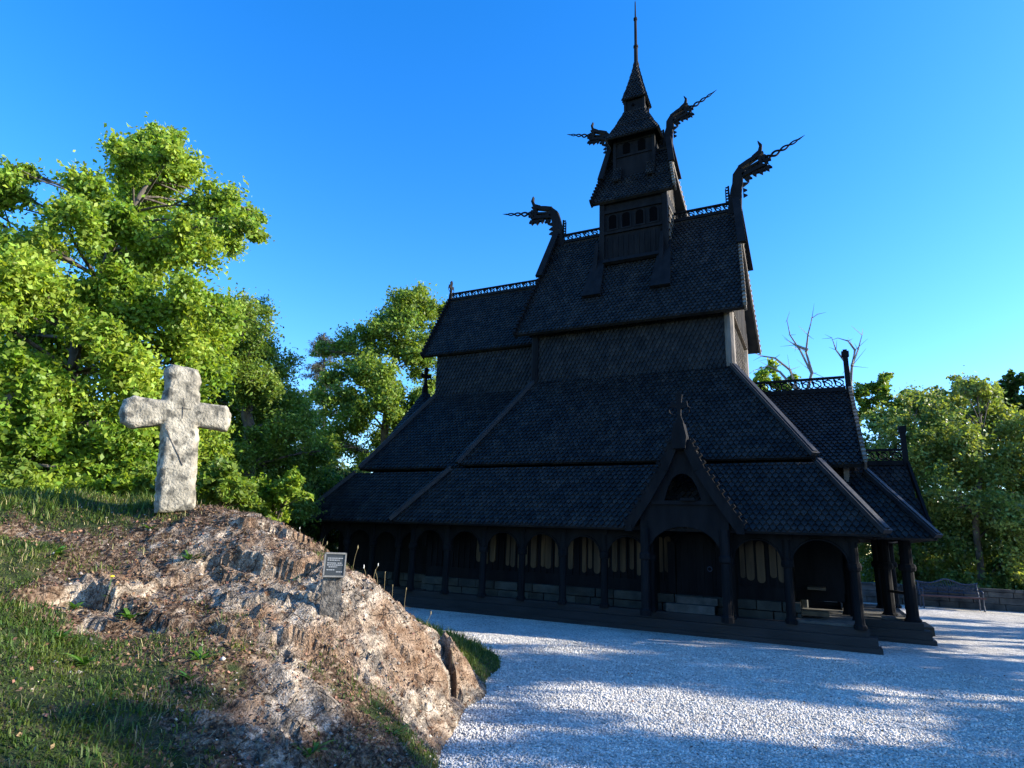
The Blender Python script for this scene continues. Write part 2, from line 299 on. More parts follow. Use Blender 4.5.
# ---- gravel yard
def gravel_mat():
    m=bpy.data.materials.new('white_gravel'); m.use_nodes=True; nt=m.node_tree;N=nt.nodes;L=nt.links;N.clear()
    out=N.new('ShaderNodeOutputMaterial'); b=N.new('ShaderNodeBsdfPrincipled'); L.new(b.outputs[0],out.inputs[0]); b.inputs['Roughness'].default_value=.85; b.inputs['Specular IOR Level'].default_value=.25
    tc=N.new('ShaderNodeTexCoord'); v=N.new('ShaderNodeTexVoronoi'); v.inputs['Scale'].default_value=42; L.new(tc.outputs['Object'],v.inputs['Vector'])
    sc=N.new('ShaderNodeSeparateColor'); L.new(v.outputs['Color'],sc.inputs[0])
    r=N.new('ShaderNodeValToRGB'); e=r.color_ramp.elements; e.new(.5); e.new(.8)
    for k,(p,c) in enumerate([(0,(.20,.19,.17)),(.2,(.43,.41,.375)),(.6,(.61,.575,.51)),(1,(.82,.77,.69))]): e[k].position=p; e[k].color=(*c,1)
    L.new(sc.outputs[0],r.inputs[0])
    n=N.new('ShaderNodeTexNoise'); n.inputs['Scale'].default_value=.7; n.inputs['Detail'].default_value=6; L.new(tc.outputs['Object'],n.inputs['Vector'])
    mr=N.new('ShaderNodeMapRange'); mr.inputs['From Min'].default_value=.3; mr.inputs['From Max'].default_value=.7; mr.inputs['To Min'].default_value=.70; mr.inputs['To Max'].default_value=1.08; L.new(n.outputs[0],mr.inputs[0])
    hs=N.new('ShaderNodeHueSaturation'); L.new(r.outputs[0],hs.inputs['Color']); L.new(mr.outputs[0],hs.inputs['Value']); L.new(hs.outputs[0],b.inputs['Base Color'])
    n3=N.new('ShaderNodeTexNoise'); n3.inputs['Scale'].default_value=2.2; n3.inputs['Detail'].default_value=3; L.new(tc.outputs['Object'],n3.inputs['Vector'])
    bp=N.new('ShaderNodeBump'); bp.invert=True; bp.inputs['Strength'].default_value=1; bp.inputs['Distance'].default_value=.022; L.new(v.outputs['Distance'],bp.inputs['Height'])
    bp2=N.new('ShaderNodeBump'); bp2.inputs['Strength'].default_value=.5; bp2.inputs['Distance'].default_value=.12; L.new(n3.outputs[0],bp2.inputs['Height']); L.new(bp.outputs[0],bp2.inputs['Normal']); L.new(bp2.outputs[0],b.inputs['Normal'])
    return m
gx=np.r_[np.arange(-9,0,.6),np.arange(0,9,.15),np.arange(9,27,.8)]; gy=np.r_[np.arange(-23,-18,.5),np.arange(-18,-9,.15),np.arange(-9,10.2,.5)]
GX,GY=np.meshgrid(gx,gy); GZ=fbm(GX*.5,GY*.5,3)*.04*np.clip((-5.2-GY)/2,0,1)+fbm(GX*2.5,GY*2.5,2)*.012*np.clip((-5.2-GY)/2,0,1)
iy,ix=np.meshgrid(np.arange(len(gy)-1),np.arange(len(gx)-1),indexing='ij'); a=(iy*len(gx)+ix).ravel(); GF=np.c_[a,a+1,a+1+len(gx),a+len(gx)]
gm=gravel_mat()
grv=npmesh('gravel_yard',np.c_[GX.ravel(),GY.ravel(),GZ.ravel()],GF,gm,smooth=True)
tag(grv,'pale crushed gravel yard around the church','gravel',kind='structure')
def gravel_z(x,y):
    return fbm(x*.5,y*.5,3)*.04*np.clip((-5.2-y)/2,0,1)+fbm(x*2.5,y*2.5,2)*.012*np.clip((-5.2-y)/2,0,1)
# loose stones: crushed octahedra, thick near the path's front
def stones(n):
    r=4+8.5*rng.random(n)**1.25; an=YAW+R(-22)+R(66)*rng.random(n)
    x=CAM[0]+r*np.sin(an); y=CAM[1]+r*np.cos(an)
    bh=base_h(x,y); k=(bh<.03)&(y<-5.3)&(x>-3); x=x[k];y=y[k]; n=len(x)
    z=gravel_z(x,y); s=.007+.010*rng.random(n)
    o=np.array([[1,0,0],[0,1,0],[-1,0,0],[0,-1,0],[0,0,1],[0,0,-1]],float)
    V=o[None]*(.7+.6*rng.random((n,6,1)))
    q=rng.normal(size=(n,4)); q/=np.linalg.norm(q,axis=1)[:,None]; w,a_,b_,c_=q.T
    Rm=np.stack([np.stack([1-2*(b_*b_+c_*c_),2*(a_*b_-c_*w),2*(a_*c_+b_*w)],-1),np.stack([2*(a_*b_+c_*w),1-2*(a_*a_+c_*c_),2*(b_*c_-a_*w)],-1),np.stack([2*(a_*c_-b_*w),2*(b_*c_+a_*w),1-2*(a_*a_+b_*b_)],-1)],1)
    V=np.einsum('nij,nkj->nki',Rm,V)*s[:,None,None]; V[...,2]*=.75
    V+=np.stack([x,y,z+s*.35],-1)[:,None]
    f=np.array([[0,1,4],[1,2,4],[2,3,4],[3,0,4],[1,0,5],[2,1,5],[3,2,5],[0,3,5]])
    Fc=(f[None]+np.arange(n)[:,None,None]*6).reshape(-1,3)
    o=npmesh('gravel_stones',V.reshape(-1,3),Fc,M['pebble']); tag(o,'loose white crushed stones lying over the gravel yard','gravel',kind='stuff')
stones(90000)
# ================================================================== CHURCH
church=empty('stave_church'); tag(church,'black tarred wooden stave church with shingled tiers and dragon heads','church')
SPRU=.125; SPRV=.125
def shingles(mb,O,U,V,poly,w=SPRU,e=SPRV,h0=.0):
    O=np.array(O,float);U=np.array(U,float);U/=np.linalg.norm(U);V=np.array(V,float);V-=U*(V@U);V/=np.linalg.norm(V);N=np.cross(U,V)
    P=np.array(poly,float); vmin,vmax=P[:,1].min(),P[:,1].max()
    def span(v):
        v=min(max(v,vmin+1e-4),vmax-1e-4); xs_=[]
        for i in range(len(P)):
            a,b=P[i],P[(i+1)%len(P)]
            if (a[1]-v)*(b[1]-v)<=0 and a[1]!=b[1]: xs_.append(a[0]+(b[0]-a[0])*(v-a[1])/(b[1]-a[1]))
        return (min(xs_),max(xs_)) if xs_ else (0,0)
    rows=int(math.ceil((vmax-vmin)/e))
    vs=[];fs=[]
    for r in range(rows):
        v=vmin+r*e; lo,hi=span(v+e*.5); lo2,hi2=span(v+e*1.2)
        u=math.floor(lo/w)*w+(w/2 if r%2 else 0)
        while u<hi+w/2:
            if u>lo-w/2:
                g=.90*w/2; j=random.uniform(-.006,.006); L=min(v+1.55*e,vmax)
                l=max(u-g,lo);rg=min(u+g,hi); c=min(max(u,lo),hi)
                if rg-l>.02:
                    t=.046+random.uniform(-.005,.005)+h0; q=.012+h0
                    l2=min(max(l,lo2),hi2);r2=min(max(rg,lo2),hi2)
                    pts=[(l2,L,.004+h0),(l,v+e*.72+j,t*.72),(c,v+j,t),(rg,v+e*.72+j,t*.72),(r2,L,.004+h0),(l,v+e*.72+j,q-.012),(c,v+j,q-.012),(rg,v+e*.72+j,q-.012)]
                    n=len(vs); vs+=[O+U*a+V*b+N*d for a,b,d in pts]
                    fs+=[(n+0,n+1,n+2,n+3,n+4),(n+1,n+5,n+6,n+2),(n+2,n+6,n+7,n+3),(n,n+5,n+1),(n+3,n+7,n+4)]
            u+=w
    mb.add(vs,fs)
def face(mb,pts,thick=.07,**k):
    """roof or wall face. pts: planar polygon (3-D), first edge = bottom (left to right seen from outside)"""
    P=[np.array(p,float) for p in pts]; O=P[0]; U=P[1]-P[0]; U/=np.linalg.norm(U)
    T=P[2]-P[0]; V=T-U*(T@U); V/=np.linalg.norm(V); N=np.cross(U,V)
    mb.prism([p-N*thick/2 for p in P],N,thick)
    shingles(mb,O,U,V,[((p-O)@U,(p-O)@V) for p in P],**k)
def hipboard(a,b,parent,w=.20,h=.09,name='hip_board'):
    a=np.array(a,float);b=np.array(b,float)
    m=MB(); m.beam(a+[0,0,.05],b+[0,0,.05],w,h); m.beam(a+[0,0,.11],b+[0,0,.11],w*.5,.05); return m.build(name,M['tarx'],parent)
def hiproof(name,lo,hi,z0,z1,parent,sides='SWEN'):
    """ring roof: lo=(xl,xr,y) eave rectangle, hi=(xl,xr,y) top rectangle"""
    xl,xr,y=lo; XL,XR,YY=hi; m=MB()
    if 'S' in sides: face(m,[(xl,-y,z0),(xr,-y,z0),(XR,-YY,z1),(XL,-YY,z1)])
    if 'W' in sides: face(m,[(xr,-y,z0),(xr,y,z0),(XR,YY,z1),(XR,-YY,z1)])
    if 'N' in sides: face(m,[(xr,y,z0),(xl,y,z0),(XL,YY,z1),(XR,YY,z1)])
    if 'E' in sides: face(m,[(xl,y,z0),(xl,-y,z0),(XL,-YY,z1),(XL,YY,z1)])
    o=m.build(name,M['shingle'],parent)
    if 'S' in sides and 'W' in sides: hipboard((xr+.02,-y-.02,z0),(XR,-YY,z1),o)
    if 'S' in sides and 'E' in sides: hipboard((xl-.02,-y-.02,z0),(XL,-YY,z1),o)
    if 'N' in sides and 'W' in sides: hipboard((xr+.02,y+.02,z0),(XR,YY,z1),o)
    if 'N' in sides and 'E' in sides: hipboard((xl-.02,y+.02,z0),(XL,YY,z1),o)
    return o
A1,A2,W=4.89,3.62,1.77; Z1,Z2,Z3=2.10,3.72,6.44
# nave tiers
nave_amb=hiproof('gallery_roof',(-5.41,5.74,A1),(-4.36,4.75,3.80),Z1,Z2-.18,church)
nave_ais=hiproof('aisle_roof',(-4.23,4.67,A2),(-2.80,2.88,W),Z2,Z3,church)
# chancel tiers
ch_amb=hiproof('chancel_gallery_roof',(-9.31,-4.9,4.22),(-8.28,-3.9,3.14),Z1,Z2-.18,church,'SEN')
ch_ais=hiproof('chancel_aisle_roof',(-8.17,-3.6,3.02),(-6.78,-2.2,1.17),Z2,Z3-.05,church,'SEN')
# west extension gallery
we_amb=hiproof('west_gallery_roof',(4.0,6.80,2.78),(4.0,5.72,1.74),Z1,Z2-.16,church,'SWN')
# soffit boxes (dark boarded undersides, close the tiers)
def boxpart(name,x0,x1,y0,y1,z0,z1,m,parent): return MB().box(((x0+x1)/2,(y0+y1)/2,(z0+z1)/2),(x1-x0,y1-y0,z1-z0)).build(name,m,parent)
boxpart('aisle_wall',-4.0,4.42,-3.3,3.3,2.3,Z2-.02,M['tar'],church)
boxpart('chancel_aisle_wall',-7.9,-4.0,-2.7,2.7,2.3,Z2-.02,M['tar'],church)
# clerestory walls with shingles
def shingled_box(name,x0,x1,y,z0,z1,parent,sides='SWEN'):
    m=MB(); m.box(((x0+x1)/2,0,(z0+z1)/2),(x1-x0-.1,2*y-.1,z1-z0))
    if 'S' in sides: face(m,[(x0,-y,z0),(x1,-y,z0),(x1,-y,z1),(x0,-y,z1)],.05)
    if 'W' in sides: face(m,[(x1,-y,z0),(x1,y,z0),(x1,y,z1),(x1,-y,z1)],.05)
    if 'N' in sides: face(m,[(x1,y,z0),(x0,y,z0),(x0,y,z1),(x1,y,z1)],.05)
    if 'E' in sides: face(m,[(x0,y,z0),(x0,-y,z0),(x0,-y,z1),(x0,y,z1)],.05)
    return m.build(name,M['shingle'],parent)
cw=shingled_box('clerestory_wall',-2.80,2.88,W,Z3-.1,8.1,church,'SEN')
m=MB(); face(m,[(2.88,-W,Z3-.1),(2.88,W,Z3-.1),(2.88,W,8.1),(2.88,-W,8.1)],.05); m.build('west_shingles',M['painted_sun'],cw)  # west face paler than the other sides, painted as sunlit
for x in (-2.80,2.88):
    for y in (-W,W): m=MB(); m.lathe((x,y,Z3),[(.13,-.05),(.13,1.6)],10); m.build('corner_post',M['painted_sun'] if x>0 else M['tar'],cw)  # west posts take the lighter tone that stands in for sun
chw=shingled_box('chancel_wall',-6.78,-2.7,1.17,Z3-.15,8.0,church,'SEN')
# gable roofs along X
def gable(name,xl,xr,rl,rr_,y,z0,z1,parent,ends=True,t=.10,flare=0,teeth=True,open_l=False,open_r=False):
    m=MB()
    if flare:
        yf=y*.50; zf=z0+(z1-z0)*flare
        f=.5; al=xl+(rl-xl)*.5*.6; ar=xr+(rr_-xr)*.5*.6
        for s in (-1,1):
            q=[(al,s*yf,zf),(ar,s*yf,zf),(rr_,0,z1),(rl,0,z1)]; p=[(xl,s*y,z0),(xr,s*y,z0),(ar,s*yf,zf),(al,s*yf,zf)]
            if s>0: q=[q[1],q[0],q[3],q[2]]; p=[p[1],p[0],p[3],p[2]]
            face(m,p,t); face(m,q,t)
    else:
        face(m,[(xl,-y,z0),(xr,-y,z0),(rr_,0,z1),(rl,0,z1)],t); face(m,[(xr,y,z0),(xl,y,z0),(rl,0,z1),(rr_,0,z1)],t)
    o=m.build(name,M['shingle'],parent)
    if ends:
        for side,(xe,xt) in (('l',(xl,rl)),('r',(xr,rr_))):
            if (side=='l' and open_l) or (side=='r' and open_r): continue
            sg=-1 if side=='l' else 1
            for s in (-1,1):
                a=np.array([xe+sg*.03,s*(y+.02),z0-.04]); b=np.array([xt+sg*.03,0,z1+.02]); k=MB(); k.beam(a,b,.05,.22,(0,-s*(z1-z0),y) if False else np.cross((1,0,0),b-a)*(-s) )
                d=b-a; L=np.linalg.norm(d); n=int(L/.16); 
                for i in range(n):
                    if teeth: c=a+d*(i+.5)/n+np.array([0,s*.10*(z1-z0)/L,.10*y/L]); k.box(c,(.09,.07,.10),rx=-s*math.atan2(z1-z0,y))
                k.build('bargeboard',M['painted_sun'] if side=='r' else M['tar'],o)  # west verges coloured as if the sun struck them
    return o
NG=gable('nave_roof',-3.32,3.32,-2.9,3.06,2.13,7.89,11.87,church)
CG=gable('chancel_roof',-7.28,-2.6,-7.16,-2.4,1.35,7.83,10.37,church,open_r=True)
WG=gable('west_gable_roof',1.5,5.66,1.5,5.62,2.29,3.72,5.95,church,open_l=True)
# gable infill walls
def gwall(name,x,y,z0,z1,parent,t=.1,base=None):
    m=MB(); pts=[(x,-y,z0),(x,y,z0),(x,0,z1)]
    if base is not None: pts=[(x,-y,base),(x,y,base),(x,y,z0),(x,0,z1),(x,-y,z0)]
    m.prism(pts,(1,0,0),t)
    for i in range(int(2*y/.2)):
        yy=-y+.1+i*.2; zt_=z0+(z1-z0)*(1-abs(yy)/y); zb=z0 if base is None else base
        if zt_-zb>.15: m.box((x+(t/2+.012)*(1 if x>0 else -1),yy,(zb+zt_-.08)/2),(.024,.03,zt_-zb-.08))
    return m.build(name,M['painted_sun'] if x>0 else M['tar'],parent)  # west gables carry painted sunlight in their tone
gwall('gable_wall',2.95,1.9,7.9,11.5,church); gwall('gable_wall',-2.95,1.9,7.9,11.5,church)
gwall('chancel_gable_wall',-6.9,1.2,7.9,10.1,church)
gwall('west_gable_wall',5.3,1.9,3.7,5.6,church,base=2.9)
# ridge crests : pierced board
def crest(x0,x1,z,parent,h=.34,y=0,axis='x',t=.05):
    m=MB(); L=x1-x0
    def P(u,zz): return (x0+u,y,z+zz) if axis=='x' else (y,x0+u,z+zz)
    def rail(z0_,z1_,tt):
        m.prism([P(0,z0_),P(L,z0_),P(L,z1_),P(0,z1_)],(0,1,0) if axis=='x' else (1,0,0),tt)
    rail(0,h*.28,.12); rail(h*.86,h,.09)
    n=max(2,int(L/.26)); p=L/n
    for i in range(n):
        c=p*(i+.5); zc=h*.57; rad=h*.235
        ring=[P(c+rad*math.cos(t_),zc+rad*.95*math.sin(t_)) for t_ in np.linspace(-.6 if i%2 else 2.6,5.0 if i%2 else 8.2,11)]
        m.tube(ring,.022,4)
        m.tube([P(c-p*.5,zc-h*.25),P(c-p*.30,zc-.02),P(c-p*.5,zc+h*.2)],.022,4)
        m.tube([P(c-p*.5,zc+h*.27),P(c-p*.15,zc+.03),P(c+.02,zc),P(c+p*.15,zc-.05),P(c+p*.5,zc-h*.27)],.02,4)
    return m.build('ridge_crest',M['tar'],parent)
crest(-2.85,-1.05,11.87,NG); crest(1.05,2.95,11.87,NG)
crest(-7.12,-2.9,10.37,CG,.30); crest(2.6,5.55,5.95,WG,.42)
# dragon heads
def dragon(x,z,s,k,parent,roof_y,drop,slope,tilt=0,drop_x=.3):
    """s=+1 looks to +X. k scale. neck rises from ridge end (x,z)"""
    m=MB()
    def pt(u,v,y=0): # u outward, v up, tilt about the neck top
        cu,cv=.18,1.0
        if v>cv*.8 or u>.4:
            a=tilt; du,dv=u-cu,v-cv; u=cu+du*math.cos(a)-dv*math.sin(a); v=cv+du*math.sin(a)+dv*math.cos(a)
        return (x+s*u*k,y,z+v*k)
    def ribbon(cl,wd,t):
        Lf=[];Rt=[]
        for i,(u,v) in enumerate(cl):
            a=cl[max(i-1,0)];b=cl[min(i+1,len(cl)-1)];dx,dz=b[0]-a[0],b[1]-a[1];l=math.hypot(dx,dz)+1e-9
            nx,nz=-dz/l,dx/l; Lf.append((u+nx*wd[i]/2,v+nz*wd[i]/2)); Rt.append((u-nx*wd[i]/2,v-nz*wd[i]/2))
        for i in range(len(cl)-1):
            q=[pt(*Lf[i]),pt(*Rt[i]),pt(*Rt[i+1]),pt(*Lf[i+1])]; m.prism(q,(0,1,0),t)
    T=.20*k
    ribbon([(-.12,-.2),(-.06,.3),(-.02,.7),(.03,1.0),(.15,1.26),(.36,1.42)],[.46,.40,.36,.34,.34,.30],T)
    # upper jaw with long slot, lower jaw
    ribbon([(.30,1.50),(.62,1.56),(.95,1.60),(1.2,1.62)],[.16,.15,.12,.05],T)
    ribbon([(.33,1.33),(.62,1.35),(.95,1.37)],[.09,.07,.07],T*.7)
    ribbon([(.28,1.18),(.60,1.18),(.92,1.17),(1.12,1.10)],[.15,.13,.12,.05],T)
    ribbon([(.95,1.1),(1.02,1.62)],[.10,.10],T*.8)
    # nose horn curling up
    ribbon([(.85,1.62),(1.12,1.72),(1.24,1.92),(1.22,2.12)],[.15,.13,.09,.02],T*.7)
    # ragged leaves below and at the throat
    for u,v,a in ((.66,1.05,-.3),(.86,1.0,.2),(1.08,1.0,.5),(1.16,1.28,.9),(.38,.98,-.4),(1.12,1.45,1.0)):
        m.prism([pt(u-.09,v+.07),pt(u-.07,v-.03),pt(u+.02*a,v-.14),pt(u+.05,v-.03),pt(u+.14,v-.06),pt(u+.09,v+.07)],(0,1,0),T*.6)
    # throat frill
    for v in (.85,.65,.45): m.prism([pt(.2,v+.08),pt(.2,v-.08),pt(.34,v-.02)],(0,1,0),T*.4)
    o=m.build('dragon_head',M['tar'],parent)
    # tongue: two strands twisting round one another
    g=MB()
    for sg in (0,PI):
        pts=[];rad=[]
        for i in range(34):
            f=i/33; u=1.0+1.35*f; am=.105*(1-f*.7)*min(1,f*6+.2); ph=f*PI*4.2+sg
            zz=1.34+.10*f+am*math.sin(ph); pts.append(pt(u,zz,am*.6*math.cos(ph)*k)); rad.append((.050*(1-f*.55))*k)
        g.tube(pts,rad,5)
    tip=[pt(2.33,1.44),pt(2.55,1.47)]; g.tube(tip,[.035*k,.006*k],5); g.tube([pt(.9,1.33),pt(1.1,1.35)],.05*k,5)
    g.build('tongue',M['tar'],o)
    # saddle boards running down both slopes and a stepped comb behind
    b=MB()
    for sy in (-1,1):
        dy=roof_y*drop/slope
        a0=(x-s*.15*k,sy*.07,z+.28*k); a1=(x+s*.10*k,sy*.07,z+.28*k); b1=(x+s*drop_x,sy*(dy+.07),z-drop); b0=(x+s*(drop_x-.26*k),sy*(dy+.07),z-drop)
        mid0=(x-s*.15*k,sy*(dy*.5+.08),z-drop*.5);
        n=np.cross(np.array(a1)-np.array(a0),np.array(b0)-np.array(a0)); n=n/np.linalg.norm(n)*(1 if n@np.array([0,sy,.2])>0 else -1) if False else n/np.linalg.norm(n)
        if n@np.array([0,sy,.2])<0: n=-n
        b.prism([np.array(p)+n*.06 for p in (a0,a1,b1,b0)],n,.10)
    b.build('saddle_board',M['tar'],o)
    c=MB(); xb=x-s*.27*k
    c.box((xb,0,z+.55*k),(.05,.06,.75*k)); c.box((xb-s*.10*k,0,z+.5*k),(.03,.05,.65*k))
    for i in range(7): c.box((xb-s*.05*k,0,z+(.22+i*.11)*k),(.10*k,.05,.03))
    c.build('comb',M['tar'],o)
    return o
dragon(3.12,11.95,1,.90,NG,2.13,1.7,3.98,R(20),.26)
dragon(-2.92,11.95,-1,.90,NG,2.13,1.7,3.98,R(8),.30)
# finials
def finial(x,y,z,k,parent,ang=0,rail=False):
    m=MB(); c=math.cos(ang); s_=math.sin(ang)
    def P(u,v): return (x+u*k*c,y+u*k*s_,z+v*k)
    m.prism([P(-.13,-.1),P(.13,-.1),P(.10,.25),P(.04,.42),P(.05,.62),P(-.05,.62),P(-.04,.42),P(-.10,.25)],(-s_,c,0),.10*k)
    m.prism([P(-.22,.66),P(-.05,.60),P(.05,.60),P(.22,.66),P(.20,.80),P(.06,.76),P(.09,.98),P(0,1.08),P(-.09,.98),P(-.06,.76),P(-.20,.80)],(-s_,c,0),.07*k)
    for sg in (-1,1): m.tube([P(sg*.1,.42),P(sg*.24,.5),P(sg*.27,.62),P(sg*.2,.66)],.02*k,4)
    return m.build('finial',M['tar'],parent)
finial(-7.2,0,10.42,.72,CG,PI/2)
m=MB(); m.box((5.62,0,6.30),(.12,.14,1.3)); m.box((5.62,0,6.98),(.18,.16,.14)); m.box((5.62,0,7.06),(.10,.12,.08)); m.build('ridge_post',M['tar'],WG)
# apse turret east of the chancel
ap=MB(); ap.lathe((-8.0,0,2.2),[(1.15,0),(1.15,2.7)],16); apse=ap.build('apse_wall',M['tar'],church)
ap=MB(); n=14
for k in range(n):
    a0,a1=2*PI*k/n,2*PI*(k+1)/n; r0=1.45
    p0=np.array([-8.0+r0*math.cos(a0),r0*math.sin(a0),4.75]);p1=np.array([-8.0+r0*math.cos(a1),r0*math.sin(a1),4.75]); ap_=np.array([-8.0,0,7.0])
    t0=p0+(ap_-p0)*.93;t1=p1+(ap_-p1)*.93; face(ap,[p0,p1,t1,t0],.04)
ar=ap.build('apse_roof',M['shingle'],church); finial(-8.05,0,6.85,.95,ar,R(60))
# ---- tower
tw=MB(); tw.box((.04,0,11.2),(2.12,1.62,2.9))
for x in (-.98,1.06):
    for y in (-.80,.80): tw.box((x,y,11.2),(.16,.16,2.9))
for z in (11.48,12.22): 
    for y in (-.83,.83): tw.box((.04,y,z),(2.0,.08,.10))
for i in range(11): tw.box((-.82+i*.172,-.822,10.85),(.028,.03,.95))
TW_=tw.build('tower_wall',M['tar'],church)
for x in (-.62,-.18,.26,.70):
    w=MB();     pr=[(x-.13,-.825,11.58),(x+.13,-.825,11.58)]+[(x+.13*math.cos(t),-.825,11.98+.13*math.sin(t)) for t in np.linspace(0,PI,9)]
    w.prism(pr,(0,1,0),.03); wo=w.build('window',M['dark'],TW_)
    fr=MB(); fr.tube([(x-.15,-.84,11.56),(x-.15,-.84,11.98)]+[(x+.15*math.cos(t),-.84,11.98+.15*math.sin(t)) for t in np.linspace(PI,0,9)]+[(x+.15,-.84,11.56)],.028,4); fr.box((x,-.85,11.55),(.36,.08,.05)); fr.build('window_frame',M['tar'],wo)
# west and east louvres, the west one with sunlight in its colour
for s_ in (-1,1):
    l=MB()
    for i in range(6): l.box((.04+s_*1.09,-.55+i*.22,11.3),(.05,.05,1.6))
    for i in range(7): l.box((.04+s_*1.10,0,10.6+i*.25),(.06,1.4,.05))
    l.build('louvre',M['painted_sun'] if s_>0 else M['tar'],TW_)
# sloping skirt boards flanking the tower on the nave roof
for x in (-1.08,1.02):
    for s_ in (-1,1):
        b=MB(); zt0=10.9; zt1=9.0
        def ry(z): return 2.13*(11.87-z)/3.98
        n=np.array([0,s_*3.98,2.13]);n/=np.linalg.norm(n)
        pts=[(x-.16,s_*ry(zt0),zt0),(x+.16,s_*ry(zt0),zt0),(x+.30,s_*ry(zt1),zt1),(x-.30,s_*ry(zt1),zt1)]
        b.prism([np.array(p)+n*.10 for p in pts],n,.10); 
        b.prism([(x-.07,s_*.86,11.2),(x-.07,s_*.86,10.2),(x-.07,s_*(ry(9.9)+.1),9.9)],(1,0,0),.12)
        b.build('skirt_board',M['tar'],TW_)
for s_ in (-1,1):
    b=MB(); n=np.array([0,s_*3.98,2.13]);n/=np.linalg.norm(n); b.prism([np.array([x,s_*ry(z),z])+n*.14 for x,z in ((-.9,10.42),(.9,10.42),(.9,10.28),(-.9,10.28))],n,.12); b.build('drip_board',M['tar'],TW_)
TR=gable('tower_roof',-1.27,1.40,-.92,1.02,1.0,12.55,14.72,church,flare=.42)
gwall('tower_gable_wall',1.02,.78,12.6,14.3,church); gwall('tower_gable_wall',-.95,.78,12.6,14.3,church)
crest(-.95,-.72,14.72,TR,.30); crest(.75,1.05,14.72,TR,.30)
dragon(1.10,14.75,1,.72,TR,1.0,1.0,2.3,R(22),.25); dragon(-.98,14.80,-1,.70,TR,1.0,1.2,2.3,R(16),.22)
# belfry
bf=MB(); bf.box((.0,0,14.5),(1.36,.86,1.7)); 
for x in (-.66,.66):
    for y in (-.43,.43): bf.box((x,y,14.5),(.10,.10,1.72))
for y in (-.44,.44): bf.box((0,y,14.46),(1.3,.05,.06)); bf.box((0,y,15.0),(1.3,.05,.06))
BF=bf.build('belfry_wall',M['tar'],church)
for x in (-.26,.26):
    w=MB(); w.prism([(x-.12,-.44,14.55),(x+.12,-.44,14.55)]+[(x+.12*math.cos(t),-.44,14.84+.12*math.sin(t)) for t in np.linspace(0,PI,9)],(0,1,0),.03); w.build('window',M['dark'],BF)
for s_ in (-1,1):
    for x0,x1 in ((-.70,-.42),(.42,.70)):
        b=MB(); q=[(x0,s_*.66,13.45),(x1,s_*.66,13.45),(x1,s_*.47,14.0),(x0,s_*.47,14.0)]
        if s_>0: q=[q[1],q[0],q[3],q[2]]
        face(b,q,.05,w=.10,e=.10); b.build('belfry_skirt',M['shingle'],BF)
def pyramid(name,lx,ly,z0,ux,uy,z1,parent,flare=0):
    m=MB()
    segs=[((lx,ly,z0),(ux,uy,z1))]
    if flare:
        mx,my,mz=ux+(lx-ux)*flare,uy+(ly-uy)*flare,(z0+z1)/2; segs=[((lx,ly,z0),(mx,my,mz)),((mx,my,mz),(ux,uy,z1))]
    for (a,b_,c),(d,e,f) in segs:
        face(m,[(-a,-b_,c),(a,-b_,c),(d,-e,f),(-d,-e,f)],.05,w=.11,e=.10); face(m,[(a,-b_,c),(a,b_,c),(d,e,f),(d,-e,f)],.05,w=.11,e=.10)
        face(m,[(a,b_,c),(-a,b_,c),(-d,e,f),(d,e,f)],.05,w=.11,e=.10); face(m,[(-a,b_,c),(-a,-b_,c),(-d,-e,f),(-d,e,f)],.05,w=.11,e=.10)
    return m.build(name,M['shingle'],parent)
pyramid('belfry_roof',.90,.74,15.05,.38,.34,16.2,church,flare=.46)
cu=MB(); cu.box((0,0,16.35),(.60,.56,.8))
for x in (-.33,.33):
    for y in (-.3,.3): cu.box((x,y,16.4),(.07,.07,.7))
CU=cu.build('cupola_wall',M['tar'],church)
w=MB(); w.prism([(.05*math.cos(t)-.05,-.305,16.5+.05*math.sin(t)) for t in np.linspace(0,2*PI,10)[:-1]],(0,1,0),.02); w.build('window',M['dark'],CU)
CR=pyramid('cupola_roof',.41,.40,16.72,.07,.07,18.25,church,flare=.45)
s_=MB(); s_.lathe((0,0,18.1),[(.10,0),(.12,.25),(.075,.4),(.07,1.0),(.09,1.02),(.09,1.08),(.055,1.12),(.05,2.2),(.07,2.22),(.07,2.30),(.03,2.36),(.02,3.0),(.004,3.1)],10); s_.build('spire',M['tar'],church)
# ---- base: plinth beams, posts, arcade, inner walls
PY=4.5
def plinth(x0,x1,y0,y1,axis):
    m=MB()
    if axis=='x':
        m.box(((x0+x1)/2,y0,.16),(x1-x0,.40,.20)); m.box(((x0+x1)/2-.06,y0+.02,.33),(x1-x0-.12,.26,.15)); m.box(((x0+x1)/2,y0-.02,.04),(x1-x0+.12,.46,.10))
    else:
        m.box((x0,(y0+y1)/2,.155),(.38,y1-y0,.20)); m.box((x0,(y0+y1)/2,.325),(.24,y1-y0,.15))
    return m.build('plinth_beam',M['tarx'],church)
plinth(-5.6,5.46,-PY+.2,0,'x'); plinth(-9.1,-4.7,-3.85,0,'x'); plinth(5.0,0,-PY+.45,-2.5,'y'); plinth(4.6,6.55,-2.2,0,'x'); plinth(6.22,0,-1.95,2.2,'y')
plinth(-5.6,5.46,PY-.2,0,'x'); plinth(4.6,6.5,2.3,0,'x'); plinth(5.0,0,2.6,PY-.45,'y')
def post(x,y,z0=.38,z1=2.12,parent=church,r=.085):
    m=MB(); h=z1-z0
    m.lathe((x,y,z0),[(r*1.35,0),(r*1.35,.06),(r*1.05,.10),(r,.14),(r*.96,h*.60),(r*1.3,h*.605),(r*1.45,h*.64),(r*1.3,h*.68),(r,h*.69),(r,h)],10)
    m.box((x,y,z1-.08),(.2,.2,.16)); return m.build('post',M['tar'],parent)
